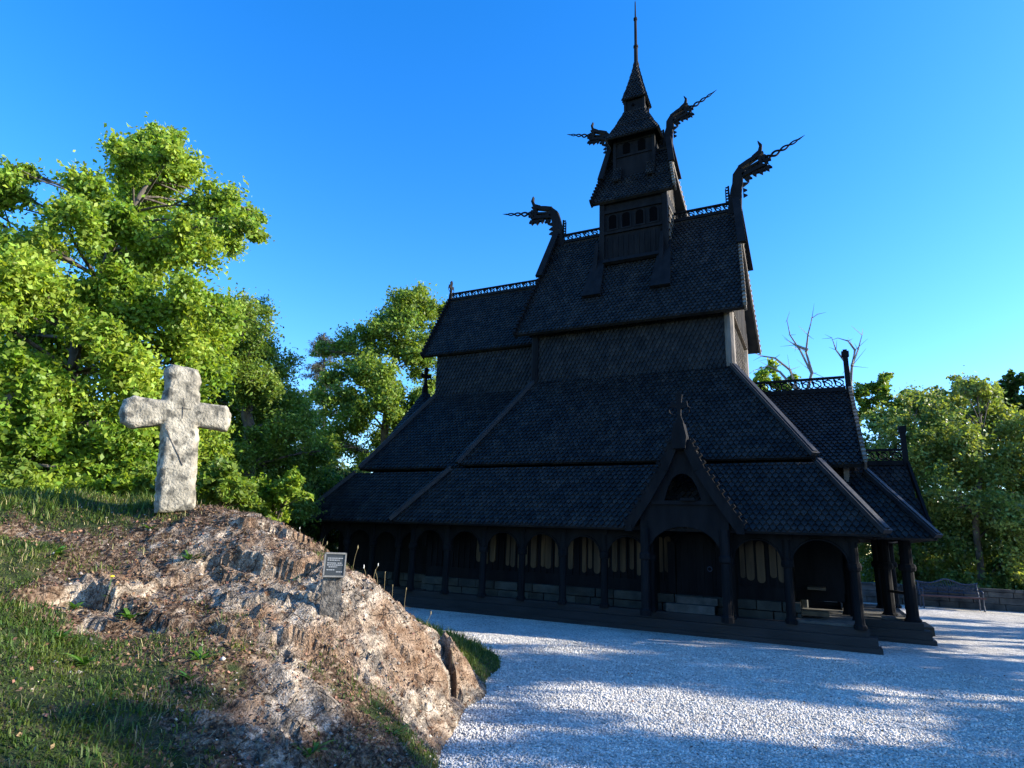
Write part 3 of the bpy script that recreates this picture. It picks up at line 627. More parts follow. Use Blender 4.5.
def arch(x0,x1,y,z0,z1,parent,axis='x',t=.07):
    m=MB(); c=(x0+x1)/2; r=(x1-x0)/2-.09; n=14
    def P(u,z,s): return (u,y+s*t/2,z) if axis=='x' else (y+s*t/2,u,z)
    us=[x0]+[c-r*math.cos(PI*i/n) for i in range(n+1)]+[x1]; zs=[z0]+[z0+min(r,z1-z0-.08)*math.sin(PI*i/n) for i in range(n+1)]+[z0]
    for i in range(len(us)-1):
        q=[P(us[i],zs[i],0),P(us[i+1],zs[i+1],0),P(us[i+1],z1,0),P(us[i],z1,0)]
        if abs(us[i+1]-us[i])>1e-4: m.prism(q,(0,1,0) if axis=='x' else (1,0,0),t)
    rim=[P(c-(r+.01)*math.cos(PI*i/n),z0+min(r,z1-z0-.08)*math.sin(PI*i/n),-1) for i in range(n+1)]; m.tube(rim,.025,4)
    return m.build('arch_board',M['tar'],parent)
PX=[-4.98,-3.92,-2.86,-1.80,-.75,.25,1.30,2.92,4.03,5.20]
YP=-PY+.12
for x in PX: post(x,YP)
for a_,b_ in zip(PX[:-1],PX[1:]):
    if a_==1.30: continue
    arch(a_,b_,YP,1.50,2.10,church)
CX=[-8.7,-7.75,-6.8,-5.9]
for x in CX: post(x,-3.75)
for a_,b_ in zip(CX,CX[1:]+[-4.98]): arch(a_,b_,-3.75,1.5,2.1,church)
for y in (-3.4,-2.5): post(5.20,y)
arch(YP,-3.4,5.20,1.5,2.1,church,'y')
for x,y in ((6.28,-2.05),(5.95,-1.0),(5.10,-2.15),(6.28,1.9),(5.95,1.0),(5.10,2.2),(5.10,4.3),(2.8,4.4),(0,4.4),(-2.8,4.4),(-5.3,4.4)): post(x,y,r=.12)
m=MB(); m.beam((-5.3,YP,2.16),(5.3,YP,2.16),.2,.16); m.beam((-9.0,-3.75,2.16),(-5,-3.75,2.16),.2,.16); m.beam((5.1,YP,2.16),(5.1,-2.3,2.16),.18,.16); m.beam((4.6,-2.05,2.16),(6.5,-2.05,2.16),.2,.16); m.beam((6.3,-2.3,2.14),(6.3,2.3,2.14),.18,.16); m.build('wall_plate',M['tarx'],church)
m=MB(); m.beam((6.28,-1.95,.62),(6.28,-1.1,.62),.08,.10); m.beam((6.28,-1.95,.95),(5.95,-1.0,.95),.05,.06); m.build('rail',M['tarx'],church)
# stone foundation under inner wall
m=MB()
for row,(z0,z1) in enumerate(((.02,.30),(.30,.54),(.54,.74))):
    for xa,xb,yy in ((-5.0,4.2,-3.72),(-8.6,-5.0,-3.2)):
        x=xa
        while x<xb:
            L=min(random.uniform(.35,.9),xb-x); 
            if L>.05: m.box((x+L/2,yy+random.uniform(-.02,.02),(z0+z1)/2),(L-.025,.3,z1-z0-.02),rz=random.uniform(-.02,.02))
            x+=L
fo=m.build('stone_foundation',M['stone'],church)
m=MB(); m.box((-.4,0,.40),(9.1,7.0,.6)); m.box((-6.6,0,.4),(3.6,6.0,.6)); m.build('foundation_core',M['stone'],church)
# inner stave wall
m=MB(); YW=-3.55
m.box((-.45,YW,1.5),(9.0,.10,1.56)); m.box((-6.8,-3.05,1.5),(3.7,.10,1.56)); m.box((-5.0,-3.3,1.5),(.1,.6,1.56))
m.box((4.02,0,1.5),(.10,7.1,1.56)); m.box((-.45,-YW,1.5),(9.0,.10,1.56)); m.box((-8.65,0,1.5),(.1,6.1,1.56)); m.box((-.45,YW-.07,.86),(9.0,.08,.26))
m.box((-6.8,-3.12,.86),(3.6,.08,.26))
m.box((4.55,-2.45,1.5),(.95,.10,1.56)); m.box((5.0,0,1.6),(.10,4.9,1.4))
x=-4.9
while x<4.0: m.box((x,YW-.065,1.6),(.05,.05,1.3)); x+=.17
iw=m.build('inner_wall',M['tar'],church)
def lathb(x,w,z0=1.10,z1=1.98):
    b=MB(); r=w/2; n=6
    pts=[(x-r,YW-.07,z0+r)]+[(x-r*math.cos(PI*i/n),YW-.07,z0+r-r*math.sin(PI*i/n)) for i in range(1,n)]+[(x+r,YW-.07,z0+r)]+[(x+r*math.cos(PI*i/n),YW-.07,z1-r+r*math.sin(PI*i/n)) for i in range(n+1)]
    b.prism(pts,(0,1,0),.05); b.build('wall_plank',M['lath'],iw)
x=-3.4
while x<3.95:
    w=random.choice((.10,.13,.16,.10)); 
    if not 1.6<x<2.6 and random.random()<.9: lathb(x,w,random.uniform(1.05,1.2),random.uniform(1.9,2.0))
    x+=w+random.uniform(.04,.09)
m=MB(); m.box((4.6,-2.7,.40),(1.1,3.2,.10)); m.box((5.6,0,.36),(1.2,3.6,.12)); m.box((4.55,-1.9,.95),(.7,.35,.07)); m.build('gallery_floor',M['step'],church)
m=MB(); m.box((4.45,-3.55,.55),(.5,.5,.08)); m.box((4.5,-2.6,1.0),(.35,1.3,.05)); m.build('gallery_bench',M['lath'],church)
m=MB(); m.box((6.55,0,.10),(.5,1.4,.18)); m.build('west_step',M['stone'],church)
# ---- south portal
pg=MB(); XC=2.13; YF=-5.02
portal=None
def pgable():
    global portal
    m=MB()
    # two shingled slopes running back into the gallery roof, flared profile
    prof=[(1.12,2.12),(.72,2.72),(.36,3.32),(.10,3.92)]
    for s in (-1,1):
        for (h0,z0),(h1,z1) in zip(prof[:-1],prof[1:]):
            p=[(XC+s*h0,YF,z0),(XC+s*h0,-3.3,z0),(XC+s*h1,-3.3,z1),(XC+s*h1,YF,z1)]
            if s<0: p=[p[1],p[0],p[3],p[2]]
            face(m,p,.06)
    portal=m.build('portal_roof',M['shingle'],church)
    for s in (-1,1):
        b=MB()
        for (h0,z0),(h1,z1) in zip(prof[:-1],prof[1:]):
            b.beam((XC+s*(h0+.02),YF-.04,z0),(XC+s*(h1+.02),YF-.04,z1),.06,.22,(s*(z1-z0),0,(h0-h1)))
            for i in range(4):
                t=(i+.5)/4; b.box((XC+s*(h0+(h1-h0)*t+.13),YF-.02,z0+(z1-z0)*t+.06),(.06,.14,.10),ry=s*.9)
        b.box((XC+s*1.12,YF-.04,2.10),(.14,.12,.14)); b.build('bargeboard',M['tar'],portal)
    f=finial(XC,YF,4.12,.84,portal); m=MB(); m.prism([(XC-.13,YF-.02,3.75),(XC+.13,YF-.02,3.75),(XC+.16,YF-.02,4.0),(XC+.10,YF-.02,4.3),(XC-.10,YF-.02,4.3),(XC-.16,YF-.02,4.0)],(0,1,0),.30); m.build('finial_base',M['tar'],portal)
    g=MB(); n=12
    # gable screen with an arched doorway and a small trefoil light above
    for s in (-1,1):
        g.prism([(XC+s*.74,YF+.1,.38),(XC+s*.90,YF+.1,.38),(XC+s*.90,YF+.1,2.25),(XC+s*.74,YF+.1,2.25)],(0,1,0),.10)
    def top(u): return np.interp(abs(u),[0,.10,.36,.72,1.0],[3.9,3.75,3.25,2.66,2.2])
    us=[-.90+i*.1 for i in range(19)]
    for a_,b_ in zip(us[:-1],us[1:]):
        zb=lambda u: 1.55+.60*math.sqrt(max(0,1-(u/.74)**2)) if abs(u)<.74 else 1.55
        g.prism([(XC+a_,YF+.1,zb(a_)),(XC+b_,YF+.1,zb(b_)),(XC+b_,YF+.1,min(top(b_),2.62)),(XC+a_,YF+.1,min(top(a_),2.62))],(0,1,0),.06)
        if abs((a_+b_)/2)<.66:
            zc=lambda u: 2.70+.55*math.sqrt(max(0,1-(u/.34)**2)) if abs(u)<.34 else 2.62
            if top(a_)>zc(a_) and top(b_)>zc(b_): g.prism([(XC+a_,YF+.1,zc(a_)),(XC+b_,YF+.1,zc(b_)),(XC+b_,YF+.1,top(b_)-.03),(XC+a_,YF+.1,top(a_)-.03)],(0,1,0),.06)
    g.box((XC,YF+.08,2.64),(1.3,.12,.08)); g.box((XC+.12,YF-.0,2.70),(.30,.10,.05)); g.build('portal_screen',M['tar'],portal)
    for s in (-1,1):
        c=MB(); c.lathe((XC+s*.80,YF+.02,.36),[(.12,0),(.12,.1),(.085,.14),(.08,1.1),(.12,1.12),(.12,1.22),(.09,1.25),(.09,1.75)],10); c.build('portal_post',M['tar'],portal)
        w=MB(); w.box((XC+s*.84,-4.3,1.25),(.05,1.3,1.75)); w.build('portal_side',M['tar'],portal)
    d=MB(); d.prism([(XC-.42,YW-.10,.78),(XC+.42,YW-.10,.78),(XC+.42,YW-.10,1.75),(XC+.3,YW-.10,1.95),(XC,YW-.10,2.08),(XC-.3,YW-.10,1.95),(XC-.42,YW-.10,1.75)],(0,1,0),.06)
    for i in range(5): d.box((XC-.34+i*.17,YW-.14,1.35),(.02,.02,1.1))
    dd=d.build('door',M['tar'],portal)
    fr=MB()
    for s in (-1,1): fr.box((XC+s*.52,YW-.14,1.3),(.16,.14,1.1))
    fr.tube([(XC-.5*math.cos(PI*i/10),YW-.14,1.75+.4*math.sin(PI*i/10)) for i in range(11)],.07,6); fr.build('door_frame',M['tar'],portal)
    hb=MB(); hb.tube([(XC+.3+.05*math.cos(t),YW-.17,1.3+.05*math.sin(t)) for t in np.linspace(0,2*PI,9)],.012,5); hb.build('door_ring',M['iron'],dd)
    st=MB(); st.box((XC-.05,-4.05,.48),(1.0,.45,.18)); st.box((XC+.05,-3.85,.64),(.85,.3,.14)); st.build('portal_step',M['step'],portal)
pgable()
# ---- west porch (low gable west of the west gallery)
m=MB()
for s in (-1,1):
    for (h0,z0),(h1,z1) in zip([(1.05,2.25),(.55,3.05)],[(.55,3.05),(0,3.95)]):
        p=[(5.6,s*h0,z0),(6.78 if h0<.6 else 6.95,s*h0,z0),(6.72 if h1<.1 else 6.82,s*h1,z1),(5.6,s*h1,z1)]
        if s>0: p=[p[1],p[0],p[3],p[2]]
        face(m,p,.06)
WP=m.build('west_porch_roof',M['shingle'],church); crest(5.5,6.68,3.95,WP,.42)
m=MB(); m.box((6.72,0,4.35),(.12,.12,.95)); m.box((6.72,0,4.86),(.17,.15,.16)); m.build('ridge_post',M['tar'],WP)
for s in (-1,1):
    m=MB(); m.beam((6.96,s*1.07,2.22),(6.76,0,3.98),.06,.2,(0,s*1.7,1.05)); m.build('bargeboard',M['tar'],WP)
# ================================================================== STONE CROSS
cb=at(175,508,8.0); cx_,cy_=cb[0],cb[1]; cz=zt(cx_,cy_)-.1
cr=empty('stone_cross',(cx_,cy_,cz),0)
import bmesh
def stone_cross():
    oc=[(-.195,0),(-.19,.50),(-.19,.90),(-.20,.95),(-.32,.93),(-.50,.90),(-.60,.95),(-.63,1.08),(-.60,1.20),(-.50,1.25),(-.35,1.23),(-.20,1.22),(-.19,1.38),(-.20,1.56),(-.13,1.62),(0,1.60),(.12,1.58),(.165,1.50),(.17,1.36),(.175,1.22),(.34,1.20),(.50,1.20),(.54,1.10),(.545,.98),(.51,.90),(.38,.92),(.175,.95),(.18,.60),(.185,.30),(.19,0)]
    O=np.array(oc); g=.02; nx,nz=66,84; gx_=-.66+g*np.arange(nx); gz_=-.02+g*np.arange(nz)
    def inside(x,z):
        c=np.zeros(x.shape,bool)
        for i in range(len(O)):
            a=O[i];b=O[(i+1)%len(O)]; cond=((a[1]>z)!=(b[1]>z))&(x<(b[0]-a[0])*(z-a[1])/(b[1]-a[1]+1e-12)+a[0]); c^=cond
        return c
    XX,ZZ=np.meshgrid(gx_,gz_); cell=inside(XX[:-1,:-1]+g/2,ZZ[:-1,:-1]+g/2)
    use=np.zeros((nz,nx),int)
    for dz in (0,1):
        for dx in (0,1): use[dz:nz-1+dz,dx:nx-1+dx]+=cell
    idx=-np.ones((nz,nx),int); k=use>0; idx[k]=np.arange(k.sum()); x=XX[k].copy(); z=ZZ[k].copy(); bd=use[k]<4
    def near(x,z):
        d=np.full(len(x),9.);qx=x.copy();qz=z.copy()
        for i in range(len(O)):
            a=O[i];b=O[(i+1)%len(O)];ab=b-a;t=np.clip(((x-a[0])*ab[0]+(z-a[1])*ab[1])/(ab@ab),0,1);px=a[0]+t*ab[0];pz=a[1]+t*ab[1];dd=np.hypot(x-px,z-pz);m_=dd<d;d=np.where(m_,dd,d);qx=np.where(m_,px,qx);qz=np.where(m_,pz,qz)
        return d,qx,qz
    d,qx,qz=near(x,z); x[bd]=qx[bd]; z[bd]=qz[bd]; d=np.where(bd,0,d)
    wx=fbm(x*4+3,z*4,4)*.025; wz=fbm(x*4+33,z*4,4)*.025; e_=np.clip(1-d/.12,0,1)
    X2=x+wx*e_; Z2=z+wz*e_
    n=len(x); hf=.105; rim=np.clip(1-d/.06,0,1)
    th=lambda sd: hf-rim**2.2*.035+fbm(x*3+sd,z*3,3)*.022+fbm(x*13+sd,z*13,4)*.012+fbm(x*40,z*40,2)*.004
    cv=np.zeros(n)
    Vf=np.c_[X2,-(th(0)-cv),Z2]; Vb=np.c_[X2,th(50),Z2]; V=np.concatenate([Vf,Vb]); F=[]
    iz,ix=np.nonzero(cell); a=idx[iz,ix];b=idx[iz,ix+1];c=idx[iz+1,ix+1];dd_=idx[iz+1,ix]
    F=np.concatenate([np.c_[a,b,c,dd_],np.c_[a,dd_,c,b]+n])
    # rim strips with worn layers
    pad=np.zeros((nz+1,nx+1),bool); pad[1:-1,1:-1]=cell; ed=[]
    for z_,x_ in zip(iz,ix):
        if not pad[z_,x_+1]: ed.append((idx[z_,x_],idx[z_,x_+1]))
        if not pad[z_+2,x_+1]: ed.append((idx[z_+1,x_+1],idx[z_+1,x_]))
        if not pad[z_+1,x_]: ed.append((idx[z_+1,x_],idx[z_,x_]))
        if not pad[z_+1,x_+2]: ed.append((idx[z_,x_+1],idx[z_+1,x_+1]))
    ed=np.array(ed); bi=np.unique(ed); L_=7; mp=-np.ones(n,int); mp[bi]=np.arange(len(bi)); lay=[]
    cx0=np.array([np.mean(x),0]); 
    for l in range(1,L_):
        f=l/L_; y=V[bi,1]*(1-f)+V[bi+n,1]*f; bul=.022*math.sin(PI*f); nn=fbm(X2[bi]*9+l*.9,Z2[bi]*9,3)*.03
        ox=np.sign(X2[bi])*(bul+nn*1.6); lay.append(np.c_[X2[bi]+ox,y,Z2[bi]+nn*.5+bul*(Z2[bi]>1.5)])
    st=[None]+[2*n+len(bi)*(l-1) for l in range(1,L_)]; V=np.concatenate([V]+lay); FF=[F]
    def lid(l,v): return v if l==0 else (v+n if l==L_ else st[l]+mp[v])
    for l in range(L_): FF.append(np.c_[lid(l,ed[:,1]),lid(l,ed[:,0]),lid(l+1,ed[:,0]),lid(l+1,ed[:,1])])
    o=npmesh('cross_stone',V,np.concatenate(FF),M['cross'],cr,smooth=True)
    m=MB(); m.tube([(-.17,-.108,.93),(-.12,-.110,.80),(-.02,-.110,.62),(.04,-.108,.50)],.006,5); m.build('crack',M['rockpost'],cr)
    m=MB(); m.beam((0,-.108,1.02),(0,-.108,1.25),.006,.006,(0,1,0)); m.beam((-.10,-.108,1.13),(.09,-.108,1.13),.006,.006,(0,1,0)); m.build('incised_cross',M['rockpost'],cr)
stone_cross()
cr.rotation_euler=(0,R(-5.2),R(62.0)); cr.location=tuple(at(174.5,512,8.0)); cr.scale=(.94,1.0,1.03)
tag(cr,'weathered pale stone cross with lichen standing on top of the knoll','cross')
# ================================================================== SIGN
sx,sy=at(332,590,6.1)[:2]; sz=zt(sx,sy)
sg=empty('information_sign',(sx,sy,sz),math.atan2(CAM[1]-sy,CAM[0]-sx)+PI/2+R(6)); ztop=at(332,553,6.1)[2]-sz
m=MB(); m.box((0,.035,ztop/2-.10),(.20,.05,ztop+.10)); m.build('post',M['rockpost'],sg)
m=MB(); 
for s in (-1,1): m.box((s*.104,0,ztop-.10),(.014,.05,.21))
m.box((0,0,ztop-.002),(.222,.05,.014)); m.box((0,0,ztop-.205),(.222,.05,.014)); m.build('frame',M['postgrey'],sg)
m=MB(); m.box((0,.0,ztop-.105),(.196,.03,.19)); pq=m.build('plaque',M['plaque'],sg)
m=MB()
for z_,x0,x1 in ((-.045,-.09,.06),(-.045,.066,.095),(-.062,-.09,.05),(-.088,-.09,.02),(-.088,.03,.08),(-.105,-.09,.09),(-.122,-.07,.03),(-.148,-.09,.0),(-.165,.02,.09)):
    x0*=.88;x1*=.88;x=x0
    while x<x1-.004:
        w=min(random.uniform(.008,.022),x1-x); m.box((x+w/2,-.0165,ztop+z_),(w,.003,.0085)); x+=w+.004
m.build('lettering',M['plaquetxt'],pq)
sg.scale=(.88,.9,1.0)
tag(sg,'small dark information plaque in a pale frame on the rock slope','sign')
# ================================================================== STONE WALL + BENCH
wl=MB(); 
def wy(x): return 9.42+.28*(x-7)/3
for row,(z0,z1) in enumerate(((-.05,.22),(.22,.44),(.44,.62))):
    x=-10.
    while x<21:
        L=random.uniform(.3,.8); wl.box((x+L/2,wy(x+L/2)+.25+random.uniform(-.03,.03),(z0+z1)/2),(L-.02,.5+random.uniform(0,.05),z1-z0-.012),rz=.093+random.uniform(-.02,.02)); x+=L
x=-10.
while x<21:
    L=random.uniform(.7,1.3); wl.box((x+L/2,wy(x+L/2)+.25,.665+random.uniform(-.012,.012)),(L-.015,.60,.09),rz=.093); x+=L
w=wl.build('stone_wall',M['rockwall']); tag(w,'low dark dry stone wall with flat capping at the yard edge','wall')
bx0,by0=8.52,8.75; bn=empty('garden_bench',(bx0,by0,0),.093); BL=1.85
for s in (-1,1):
    m=MB(); x=s*(BL/2-.05)
    m.tube([(x,-.28,0),(x,-.25,.2),(x,-.27,.42)],.025,6); m.tube([(x,.22,0),(x,.18,.42),(x,.28,.86)],.025,6); m.tube([(x,-.27,.42),(x,.18,.40)],.022,6)
    m.build('leg',M['iron'],bn)
    m=MB(); m.tube([(x,-.28,.42),(x,-.31,.58),(x,-.24,.66),(x,.0,.65),(x,.25,.66)],.022,6); m.tube([(x,-.31+.05*math.cos(t),.60+.05*math.sin(t)) for t in np.linspace(0,5,8)],.014,5); m.build('armrest',M['iron'],bn)
m=MB()
for i in range(5): m.box((0,-.26+i*.105,.44),(BL-.04,.085,.03))
m.build('seat',M['iron'],bn); m=MB(); m.box((0,-.315,.43),(BL+.05,.03,.055)); m.build('seat_edge',M['redslat'],bn)
m=MB(); topz=lambda u:.86+.10*math.exp(-(u/.32)**2)+.03*math.cos(u*6)
uu_=np.linspace(-BL/2,BL/2,31); m.tube([(u,.30,topz(u)) for u in uu_],.028,6); m.tube([(u,.22,.55) for u in uu_[::6]],.02,5)
for i,u in enumerate(np.linspace(-BL/2+.08,BL/2-.08,22)):
    m.tube([(u,.21,.55),(u+.03,.25,.70),(u-.02,.30,topz(u))],.014,4)
    zc=.66+.04*math.sin(i); m.tube([(u+.045*math.cos(t),.25,zc+.05*math.sin(t)) for t in np.linspace(0,2*PI,9)],.012,4); m.tube([(u+.04*math.cos(t),.28,zc+.12+.04*math.sin(t)) for t in np.linspace(0,2*PI,9)],.010,4)
m.build('backrest',M['iron'],bn)
tag(bn,'dark blue cast iron bench with curved openwork back before the stone wall','bench')
# ================================================================== TREES
def leaves_geo(C,size,upb=.5,asp=.6):
    n=len(C); N=rng.normal(size=(n,3)); N[:,2]+=upb; N/=np.linalg.norm(N,axis=1)[:,None]
    A=np.cross(N,rng.normal(size=(n,3))); A/=np.linalg.norm(A,axis=1)[:,None]; B=np.cross(N,A)
    s=(size*(.6+.8*rng.random(n)))[:,None]; w=s*asp
    V=np.stack([C-A*s*.5,C+B*w*.5+N*s*.10,C+A*s*.5,C-B*w*.5+N*s*.10],1).reshape(-1,3)
    F=np.arange(4*n).reshape(-1,4)
    return V,F
def tree(name,label,base,trunk,blobs,lm,bm_,nleaf=60000,leaf=.12,twigs=14,cat='tree',group=None,r0=.28,spread=.20,asp=.6,fl=1.0,droop=0,crown='crown',split=8):
    """trunk: list of 3-D points; blobs: (x,y,z,r)"""
    root=empty(name,tuple(base)); tag(root,label,cat,group); base=np.array(base,float)
    T=np.array(trunk,float)-base; m=MB(); n=len(T)
    TT=[];RR=[]
    for i in range(n-1):
        for k in range(4): f=(i+k/4)/(n-1); TT.append(T[i]+(T[i+1]-T[i])*k/4+rng.normal(size=3)*.04*(f>0)); RR.append(r0*(1-.75*f)+.02)
    TT.append(T[-1]);RR.append(r0*.25)
    m.tube([TT[0]-np.array([0,0,.4])]+TT,[r0*1.4]+RR,9); TTa=np.array(TT)
    B=np.array([(b[0]-base[0],b[1]-base[1],b[2]-base[2],b[3]) for b in blobs]); Cs=[]; subs=[]
    for b in B:
        c=b[:3]; r=b[3]
        below=TTa[TTa[:,2]<c[2]-.1*r+.01]
        if len(below)==0: below=TTa[:2]
        dd=np.linalg.norm((below-c)*[1,1,.8],axis=1)+np.maximum(0,(below[:,2]-c[2]))*2; j=int(np.argmin(dd)); s=below[j]
        rr0=max(.02,min(RR[min(j,len(RR)-1)]*.5,.02+.013*np.linalg.norm(c-s)))
        mid=(s+c)/2+rng.normal(size=3)*.12*np.linalg.norm(c-s)*.5+np.array([0,0,.1*np.linalg.norm(c-s)])
        br=[s*(1-t)**2+2*mid*t*(1-t)+c*t*t for t in np.linspace(0,1,7)]
        m.tube(br,list(np.linspace(rr0,.016,7)),6)
        for q in range(split):
            o=rng.normal(size=3); o*=r*(.35+.75*rng.random())/np.linalg.norm(o); o[2]*=.85; e=c+o; st=br[int(rng.integers(3,7))]
            mid=(st+e)/2+rng.normal(size=3)*.12*r; p=[st*(1-t)**2+2*mid*t*(1-t)+e*t*t for t in (0,.25,.5,.75,1)]
            m.tube(p,[.022,.018,.014,.010,.007],4); subs.append((p,r*rng.uniform(.24,.44)))
    wts=np.array([q[1]**2 for q in subs]); per=(wts/wts.sum()*nleaf).astype(int)
    for (p,r),np_ in zip(subs,per):
        c=p[-1]; tw=[]
        for k in range(twigs):
            st=p[2+k%3]; d=rng.normal(size=3); d/=np.linalg.norm(d); e=c+d*r*(.5+.8*rng.random()); e[2]-=droop*r*1.5*rng.random()
            mid=(st+e)/2+rng.normal(size=3)*.1*r
            t_=[st*(1-t)**2+2*mid*t*(1-t)+e*t*t for t in (0,.33,.66,1)]; m.tube(t_,[.010,.008,.006,.004],3); tw.append(t_)
        tw=np.array(tw); k=rng.integers(0,len(tw),np_); t=.1+.95*rng.random(np_)**.8; i=np.clip((t*3).astype(int),0,2); f=t*3-i
        C=tw[k,i]*(1-f)[:,None]+tw[k,i+1]*f[:,None]
        far_=1+.9*(rng.random((np_,1))<.14); Cs.append(C+rng.normal(size=(np_,3))*spread*r*[1,1,.8]*far_)
    C=np.concatenate(Cs); V,F_=leaves_geo(C,leaf,upb=fl,asp=asp)
    m.build('trunk',bm_,root,smooth=True)
    npmesh(crown,V,F_,lm,root)
    return root
def blobs(lst,h,jit=1.2,back=0.0):
    out=[]
    for px,py,rp in lst:
        hh=h+rng.uniform(-jit,jit)+back; p=at(px,py,hh); dep=(p-CAM)@fw; out.append((p[0],p[1],p[2],rp/FPX*dep*(1/max(.8,math.cos(math.atan((px-512)/FPX))))*1.0))
    return out
def gbase(px,h):
    p=at(px,540,h); return np.array([p[0],p[1],max(0,zt(p[0],p[1]))])
# main tree on the left
b0=gbase(40,14.5)
main=[(162,146,22),(130,168,22),(190,176,24),(92,200,24),(150,205,34),(212,208,24),(243,225,18),(255,212,12),(262,232,10),(20,172,12),(5,188,16),(65,222,26),(108,250,34),(170,255,34),(228,240,16),(30,280,34),(80,292,36),(140,305,36),(198,300,32),(20,335,36),(70,360,38),(130,365,38),(188,365,34),(30,400,40),(98,425,40),(165,425,34),(130,445,34),(90,455,30),(160,465,26),(195,440,24),(40,458,36),(105,470,28),(0,250,26),(85,335,26),(98,300,24),(60,400,26),(115,225,20),(-40,300,46),(-40,210,36),(-40,400,46),(210,330,26),(-30,480,40)]
rows=[(135,150,178),(150,120,200),(160,90,212),(190,62,222),(215,45,240),(240,40,215),(270,5,215),(300,-20,222),(330,-30,238),(360,-30,245),(390,-30,245),(420,-30,245),(450,-30,245),(475,-30,240)]
def filler(rows,n,rmin,rmax):
    o=[]
    for _ in range(n):
        k=int(rng.integers(0,len(rows)-1)); f=rng.random(); y=rows[k][0]*(1-f)+rows[k+1][0]*f; l=rows[k][1]*(1-f)+rows[k+1][1]*f; r_=rows[k][2]*(1-f)+rows[k+1][2]*f; rp=rng.uniform(rmin,rmax)
        o.append((rng.uniform(l+rp*.5,r_-rp*.5),y,rp))
    return o
main+=filler(rows,25,12,22)
tr=[b0,at(52,430,14.5),at(72,370,14.6),at(86,310,14.8),at(112,250,15),at(150,180,15)]
tree('maple_tree','tall yellow-green broadleaf tree with open top behind the stone cross',b0,tr,blobs(main,15,2.3),M['leaf_y'],M['bark_grey'],250000,.10,twigs=7,r0=.12,spread=.46,fl=.25)

b1=gbase(-70,13.0)
tree('maple_tree','broadleaf tree with thick leaning trunk at far left edge of the photo',b1,[b1,at(-30,430,13.2),at(10,400,13.4),at(45,370,13.6)],blobs([(0,440,34),(45,430,30),(80,470,24),(-30,380,40),(30,490,20),(20,380,26),(125,485,24)],13.6,1.0),M['leaf_y'],M['bark_grey'],50000,.108,twigs=6,r0=.18,spread=.42,fl=.25)
# long low limb across the sky at left edge
# beech
b2=gbase(255,19.5)
tree('beech_tree','feathery drooping beech tree between the stone cross and the church',b2,[b2,at(250,430,19.5),at(245,370,19.5),at(238,320,19.5)],blobs([(248,318,22),(225,340,32),(252,350,30),(272,372,28),(290,405,28),(250,400,42),(300,430,26),(270,445,40),(300,470,28),(222,460,38),(322,452,16),(322,478,22),(200,400,34),*filler([(312,235,262),(350,222,285),(400,215,312),(450,215,330),(500,215,335)],16,16,24),(200,490,34),(260,490,30),(300,498,20)],19.8,1.6),M['leaf_b'],M['bark'],130000,.10,twigs=6,r0=.2,spread=.42,asp=.5,droop=.9,fl=.4)
# broadleaf behind chancel
b3=gbase(385,31)
tree('oak_tree','rounded broadleaf tree behind the east end of the church',b3,[b3,at(385,430,31),at(392,370,31),at(405,320,31)],blobs([(400,305,20),(422,298,18),(438,310,14),(375,328,20),(405,338,26),(348,348,20),(368,372,22),(385,385,26),(420,360,24),(330,372,14),(325,398,20),(352,418,24),(395,410,28),(335,445,24),(375,448,24),(430,400,20),(440,340,16),(320,350,10),(350,395,14),(410,440,22),(330,480,22),(360,490,22),*filler([(300,395,440),(330,350,450),(370,315,450),(420,310,450),(480,310,440)],22,10,18)],31,1.8),M['leaf_b'],M['bark'],85000,.16,twigs=6,r0=.24,spread=.42,fl=.25)
# thin conifer with greyed top
b4=gbase(326,37); cm=[]
root=empty('pine_tree',tuple(b4)); tag(root,'thin grey-topped conifer rising behind the beech tree','tree')
m=MB(); top=at(324,333,37)-b4; m.tube([(0,0,0),top*.5,top],[.24,.13,.03],7); Cs=[]
for i in range(60):
    f=.35+.65*i/60; p=top*f; L=(1-f)*3.0+.5; a=rng.random()*6.28; e=p+np.array([math.cos(a)*L,math.sin(a)*L,-.15*L+rng.normal()*.1]); m.tube([p,(p+e)/2+[0,0,.1],e],[.035,.02,.008],4)
    t=rng.random(260)[:,None]**.6; Cs.append(p+(e-p)*t+rng.normal(size=(260,3))*[.16,.16,.10])
m.build('trunk',M['bark_grey'],root); V,F_=leaves_geo(np.concatenate(Cs),.15,.3,.25); npmesh('crown',V,F_,M['needle'],root)
# right-hand shrubs behind the wall
rs=[[(905,398,9),(918,408,12),(882,424,18),(905,425,26),(935,415,26),(890,462,32),(925,470,34),(880,510,34),(925,520,36),(880,555,30),(925,560,30),(860,575,24),(905,590,22),(945,590,22),(850,540,26),(870,490,24),(895,440,24),(915,500,28),(900,480,30)],
    [(962,388,12),(978,384,13),(990,396,12),(950,408,10),(955,440,26),(985,440,28),(965,412,24),(990,415,24),(960,455,32),(995,465,34),(965,505,36),(1000,520,36),(970,550,32),(1005,560,32),(955,585,24),(990,592,22),(1030,590,24)],
    [(1025,430,26),(1055,440,34),(1030,480,36),(1070,490,40),(1035,530,38),(1075,550,44),(1030,575,28),(1060,595,28),(1110,500,50)]]
labs=['dense sunlit green shrub tree standing closest to the church behind the wall','dense sunlit green shrub tree directly behind the iron bench','dense green shrub tree behind the wall at the right photo edge']
for l,lb,px,hh in zip(rs,labs,(905,975,1045),(31.2,30.6,31.4)):
    b=gbase(px,hh); tree('shrub_tree',lb,b,[b,at(px,520,hh),at(px+4,470,hh),at(px+8,430,hh)],blobs(l,hh+.8,2.4),M['leaf_r'],M['bark'],62000,.15,twigs=6,r0=.12,spread=.33,fl=.3,droop=.5,group='shrub trees behind the stone wall')
